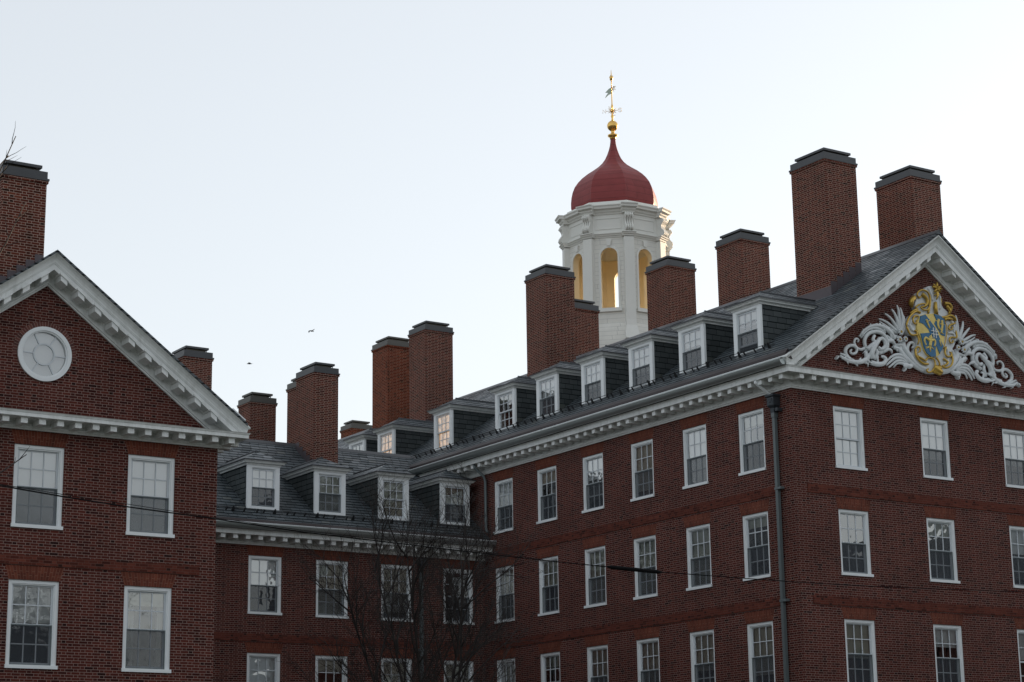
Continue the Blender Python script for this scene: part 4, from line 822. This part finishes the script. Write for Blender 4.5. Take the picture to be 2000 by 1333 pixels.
for mir in (False, True):
    b = MB(); groove = MB()
    for i, (pts, r0, r1) in enumerate(ARMS['wh']):
        yy = A0 - .05 - .035 * ((i * 7) % 4) / 3 - (.05 if i in (8, 12, 13, 14) else 0)
        stroke(b, pts, r0 * 1.25, r1 * 1.15, yy, 0, mir, 8, .06)
        if i in (1, 5, 6, 16, 33):
            q_ = smooth_path(pts, 3)
            for u in range(1, len(q_) - 1, 2):
                (xa, za), (xb, zb) = q_[u], q_[u + 1]; l_ = math.hypot(xb - xa, zb - za) or 1; tx, tz = (xb - xa) / l_, (zb - za) / l_
                sg = 1 if (u // 2) % 2 else -1; rl = (r0 + (r1 - r0) * u / len(q_)) * 1.1
                xa, xe, xf = xa, xa + (-tz * sg * 1.5 + tx * 1.2) * rl, xa + (-tz * sg * 2.0 + tx * 2.6) * rl
                ze, zf_ = za + (tx * sg * 1.5 + tz * 1.2) * rl, za + (tx * sg * 2.0 + tz * 2.6) * rl
                X_ = (lambda v: 2 * XC - v) if mir else (lambda v: v)
                b.tube([(X_(xa), yy - .03, za), (X_(xe), yy - .06, ze), (X_(xf), yy - .01, zf_)], [rl * .7, rl * .5, rl * .12], 6)
    o = b.build('acanthus_scroll', M['carve'], CA)
    for k, (c, r) in enumerate(ARMS['fl']):
        f = MB(); cx = 2 * XC - c[0] if mir else c[0]
        for j in range(8):
            a = j * math.pi / 4 + .3; f.tube([(cx + .2 * r * math.cos(a), A0 - .20, c[1] + .2 * r * math.sin(a)), (cx + .65 * r * math.cos(a), A0 - .225, c[1] + .65 * r * math.sin(a)), (cx + r * math.cos(a), A0 - .19, c[1] + r * math.sin(a))], [r * .2, r * .3, r * .16], 6)
        f.ball((cx, A0 - .235, c[1]), r * .3, 1, 8, 6); f.build('flower', [M['carve'], M['gold']], CA)
def slab(mb, pts, y0, y1, m=0, dome=0.0):
    mb.loft([[(x, y0, z) for x, z in pts], [(x, y1, z) for x, z in pts]], m)
b = MB(); slab(b, smooth_path(ARMS['plate'] + [ARMS['plate'][0]], 3)[:-1], A0 - .17, A0 + .01)
for pts, r0, r1 in ARMS['ribs']: stroke(b, pts, r0, r1, A0 - .18)
cart = b.build('cartouche', M['carve'], CA)
sh = ARMS['shield']; cxs = sum(p[0] for p in sh) / len(sh); czs = sum(p[1] for p in sh) / len(sh)
b = MB(); sp = smooth_path(sh + [sh[0]], 3)[:-1]
b.loft([[(x, A0 - .16, z) for x, z in sp], [(x, A0 - .24, z) for x, z in sp], [(cxs + (x - cxs) * .6, A0 - .262, czs + (z - czs) * .6) for x, z in sp]], smooth=False)
shd = b.build('shield', M['gold_paint'], CA)
b = MB()
for pl in ARMS['blue']:
    cu = sum(p[0] for p in pl) / len(pl); cv = sum(p[1] for p in pl) / len(pl)
    b.loft([[(x, A0 - .235, z) for x, z in pl], [(cu + (x - cu) * .985, A0 - .272, cv + (z - cv) * .985) for x, z in pl]])
b.build('blue_field', M['blue'], shd)
b = MB()
for pts, r0, r1 in ARMS['gch']: stroke(b, pts, r0, r1, A0 - .272, 0, False, 6)
b.build('gold_charge', M['gold_paint'], shd)
b = MB(); c0 = (45.985, 17.06); q = .052
for dx in (-q, q): b.box(c0[0] + dx - .011, c0[0] + dx + .011, A0 - .305, A0 - .26, c0[1] - .17, c0[1] + .17)
for dz in (-q, q): b.box(c0[0] - .15, c0[0] + .15, A0 - .304, A0 - .262, c0[1] + dz - .011, c0[1] + dz + .011)
b.build('white_fret', M['white'], shd)
b = MB()
for pts, r0, r1 in ARMS['gold']: stroke(b, pts, r0 * .95, r1 * .95, A0 - .20, 0, False, 8, .04)
b.build('gilded_scroll', M['gold'], cart)
b = MB()
for pts, r0, r1 in ARMS['crest']: stroke(b, pts, r0, r1, A0 - .24, 0, False, 6, .03)
b.build('gilded_leaf_crest', M['gold'], CA)

# ============================================================ BARE TREES
def grow(mb, rnd, p, d, L, r, lvl, cnt, ang, lens, rads):
    n = (7, 6, 5, 4, 3)[lvl]; pts = [p]; rr = [r]; dd = d.copy(); q = p.copy()
    for i in range(n):
        wob = (.10, .16, .20, .24, .26)[lvl]
        dd = (dd + Vector((rnd.uniform(-wob, wob), rnd.uniform(-wob, wob), rnd.uniform(-wob, wob) + .05))).normalized()
        q = q + dd * (L / n); pts.append(q.copy()); rr.append(r * (1 - .72 * (i + 1) / n))
    mb.tube(pts, rr, (7, 5, 4, 3, 3)[lvl], smooth=lvl < 3)
    if lvl >= len(cnt): return
    for k in range(cnt[lvl]):
        t = .22 + .76 * (k + rnd.random() * .8) / cnt[lvl]; i = min(int(t * n), n - 1); f = t * n - i; base = pts[i].lerp(pts[i + 1], f)
        ax_ = (pts[i + 1] - pts[i]).normalized(); per = ax_.orthogonal().normalized(); per.rotate(Matrix.Rotation(rnd.uniform(0, 6.283), 3, ax_))
        a = R_(rnd.uniform(*ang[lvl])); nd = (ax_ * math.cos(a) + per * math.sin(a)).normalized()
        grow(mb, rnd, base, nd, lens[lvl] * rnd.uniform(.6, 1.15) * (1.15 - .5 * t), max(rads[lvl] * rnd.uniform(.8, 1.1), .0045), lvl + 1, cnt, ang, lens, rads)
def bare_tree(seed, loc, label, height, stems, group=None, dens=1.0):
    rnd = random.Random(seed); T = thing('bare_tree', label, 'tree', loc, group)
    t = MB(); k = height / 12.6; t.tube([(0, 0, -.1), (0, 0, .4), (.03, .02, 1.2), (0, 0, 2.1 * k)], [.30 * k, .23 * k, .20 * k, .20 * k], 9); t.build('trunk', M['bark'], T, True)
    c = MB()
    for s in range(stems):
        a = 6.283 * s / stems + rnd.uniform(-.3, .3); tilt = rnd.uniform(.14, .46)
        grow(c, rnd, Vector((0, 0, 1.9 * k)), Vector((math.cos(a) * tilt, math.sin(a) * tilt, 1)).normalized(), rnd.uniform(8.0, 9.8) * k, .070 * k, 0, (int(11 * dens), int(8 * dens), int(6 * dens)), ((18, 42), (22, 50), (25, 60)), (3.9 * k, 1.8 * k, .9 * k), (.030, .011, .0055))
    c.build('crown', M['bark'], T, True); return T
bt = bare_tree(11, (31.0, 52.0, 0), 'leafless dark tree of many thin stems standing before the middle wing', 11.4, 5, None, 1.3)
lt = thing('bare_tree', 'leafless tree whose twig tips reach in over the chimney at far left', 'tree', (9.6, 33.6, 0))
t = MB(); t.tube([(0, 0, -.1), (.05, 0, 3), (0, .1, 7), (.15, 0, 11), (.2, 0, 14)], [.22, .18, .13, .08, .03], 9); t.build('trunk', M['bark'], lt, True)
c = MB(); rnd = random.Random(4); o = Vector((9.6, 33.6, 0))
for (x0, z0), (x1, z1) in (((.12, 10.4), (11.55, 13.45)), ((.12, 9.6), (11.3, 13.1)), ((.1, 10.8), (11.05, 13.5)), ((.05, 8.6), (11.25, 11.9)), ((.05, 9.2), (11.6, 12.7)), ((.0, 5.2), (11.25, 7.7)), ((.0, 6.3), (11.4, 8.6))):
    a = Vector((x0, 0, z0)); e = Vector((x1 + .40, 33.6, z1 + .05)) - o; d = e - a
    grow(c, rnd, a, d.normalized(), d.length * .96, .026, 2, (0, 0, 12), ((0, 1), (0, 1), (20, 55)), (1, 1, .62), (.02, .01, .009))
c.build('crown', M['bark'], lt, True)
# trees out of frame to the right: seen only as reflections in the panes
for k, (x, y, sc_l, rz) in enumerate(((58, 21, 1.32, 1.1), (66, 12, 1.4, 2.6), (31, 8, 1.35, 4.0))):
    q = bt.copy(); sc.collection.objects.link(q); q.location = (x, y, 0); q.scale = (sc_l, sc_l, sc_l); q.rotation_euler = (0, 0, rz); q['label'] = 'leafless street tree out of frame beside the camera, mirrored in the panes'; q['group'] = 'street trees mirrored in the panes'
    for ch in list(bt.children): h = ch.copy(); sc.collection.objects.link(h); h.parent = q

# added belt of dark trees all round, unseen below the rooflines, blocking low sky light
b = MB(); rnd = random.Random(8); n = 260; rings = []
hh = [24 + 5 * math.sin(k * .35) + 4 * math.sin(k * .13 + 2) + rnd.uniform(-3, 3) for k in range(n)]
for k in range(n + 1):
    a = 2 * math.pi * k / n; H = hh[k % n]; c_, s_ = math.cos(a), math.sin(a); j = rnd.Random(k).uniform(-4, 4) if hasattr(rnd, 'Random') else 3 * math.sin(k * 1.7)
    rings.append([(35 + (r + j) * c_, 35 + (r + j) * s_, z) for r, z in ((150, 0), (147, H * .45), (150, H * .8), (156, H), (168, H * .97), (178, H * .7), (182, 0))])
b.loft(rings, caps=False, smooth=True); wd = b.build('sky_blocking_wood', simple('blocking_wood_dark', (0.035, 0.034, 0.026), 0.95, var=0.5, scale=0.25)); tag(wd, 'added dark belt of winter trees, unseen below the rooflines, blocking low sky light', 'light_blocker', None, 'stuff')
# hall added unseen, out of frame to the right: it keeps the low sun off the court and shows in the panes
NH = thing('brick_hall', 'plain brick hall added out of frame at right to block low sun, mirrored dimly in the gable windows', 'building', (88, -15, 0))
b = MB(); facade(b, 'x', 76, -70, 58, 0, 13, [(y, y + 1.3, z, z + 2) for y in range(-66, 56, 4) for z in (2, 5.5, 9)], -1)
b.poly([(76, 58, 0), (98, 58, 0), (98, 58, 13), (76, 58, 13)]); b.poly([(98, -70, 0), (98, 58, 0), (98, 58, 13), (98, -70, 13)]); b.poly([(76, -70, 0), (98, -70, 0), (98, -70, 13), (76, -70, 13)])
b.build('wall', [M['brick'], M['room']], NH)
b = MB(); b.loft([[(75.3, y, 13), (98.7, y, 13), (87, y, 19)] for y in (-70.6, 58.6)]); b.build('roof', M['slate'], NH)
# ============================================================ OVERHEAD CABLE AND BIRDS
CB = [(3.2, 14.1, 4.55), (6.01, 18.5, 4.9), (6.58, 19.31, 5.03), (7.56, 20.12, 5.11), (8.6, 20.9, 5.19), (10.0, 21.91, 5.31), (11.96, 23.06, 5.41), (15.95, 25.29, 5.67), (17.64, 26.0, 5.74), (19.44, 26.65, 5.81), (20.69, 27.04, 5.85), (23.19, 27.83, 5.97), (25.7, 28.6, 6.09), (29.5, 29.74, 6.32), (33.54, 30.7, 6.56), (36.05, 31.45, 6.76), (44, 33.8, 7.4)]
cb = MB(); cb.tube(CB, .0085, 6); cbo = cb.build('overhead_cable', M['cable']); tag(cbo, 'thin black cable sagging across the whole view in front of the buildings', 'cable')
cb = MB(); cb.tube([(19.32, 26.61, 5.808), (19.44, 26.65, 5.81), (20.69, 27.04, 5.85), (20.80, 27.07, 5.853)], [.014, .034, .034, .014], 8); cb.build('splice_sleeve', M['cable'], cbo)
cb = MB(); cb.tube([(p[0], p[1], p[2] + .022 + .01 * math.sin(i * 2.1)) for i, p in enumerate(CB[:9])], .004, 5); cb.build('messenger_wire', M['cable'], cbo)
def bird(loc, yaw, roll, wl, label):
    o = thing('bird', label, 'bird', loc, 'birds in flight'); o.rotation_euler = (roll, 0, yaw)
    b = MB(); b.loft([[(x, r * math.cos(a), r * .9 * math.sin(a)) for a in [6.283 * k / 8 for k in range(8)]] for x, r in ((-.13, .012), (-.09, .024), (-.02, .036), (.05, .030), (.085, .018), (.105, .020), (.125, .012), (.145, .002))], smooth=True)
    b.loft([[(-.10, -.012, 0), (-.10, .012, 0), (-.19, .035, .004), (-.19, -.035, .004)], [(-.10, -.012, .006), (-.10, .012, .006), (-.19, .035, .008), (-.19, -.035, .008)]]); b.build('body', M['feather'], o, True)
    for s in (-1, 1):
        w_ = MB(); pr = [(.05, 0, 0), (.06, .07, .055), (.045, .13, .06), (-.04, .20, .02)]; tr = [(-.05, 0, 0), (-.045, .07, .05), (-.035, .12, .05), (-.05, .20, .018)]
        f = wl if s > 0 else 1.0
        w_.loft([[(a[0], s * (a[1] + .02), a[2] * f + .01), (c_[0], s * (c_[1] + .02), c_[2] * f + .01), (c_[0], s * (c_[1] + .02), c_[2] * f + .016), (a[0], s * (a[1] + .02), a[2] * f + .018)] for a, c_ in zip(pr, tr)]); w_.build('wing', M['feather'], o, True)
bird((47.0, 90.36, 27.09), R_(200), R_(25), -.9, 'small dark bird in the sky, the higher of two, wings curved down')
bird((44.35, 92.15, 25.40), R_(150), R_(-10), .6, 'small dark bird in the sky, the lower of two, one wing outstretched left')
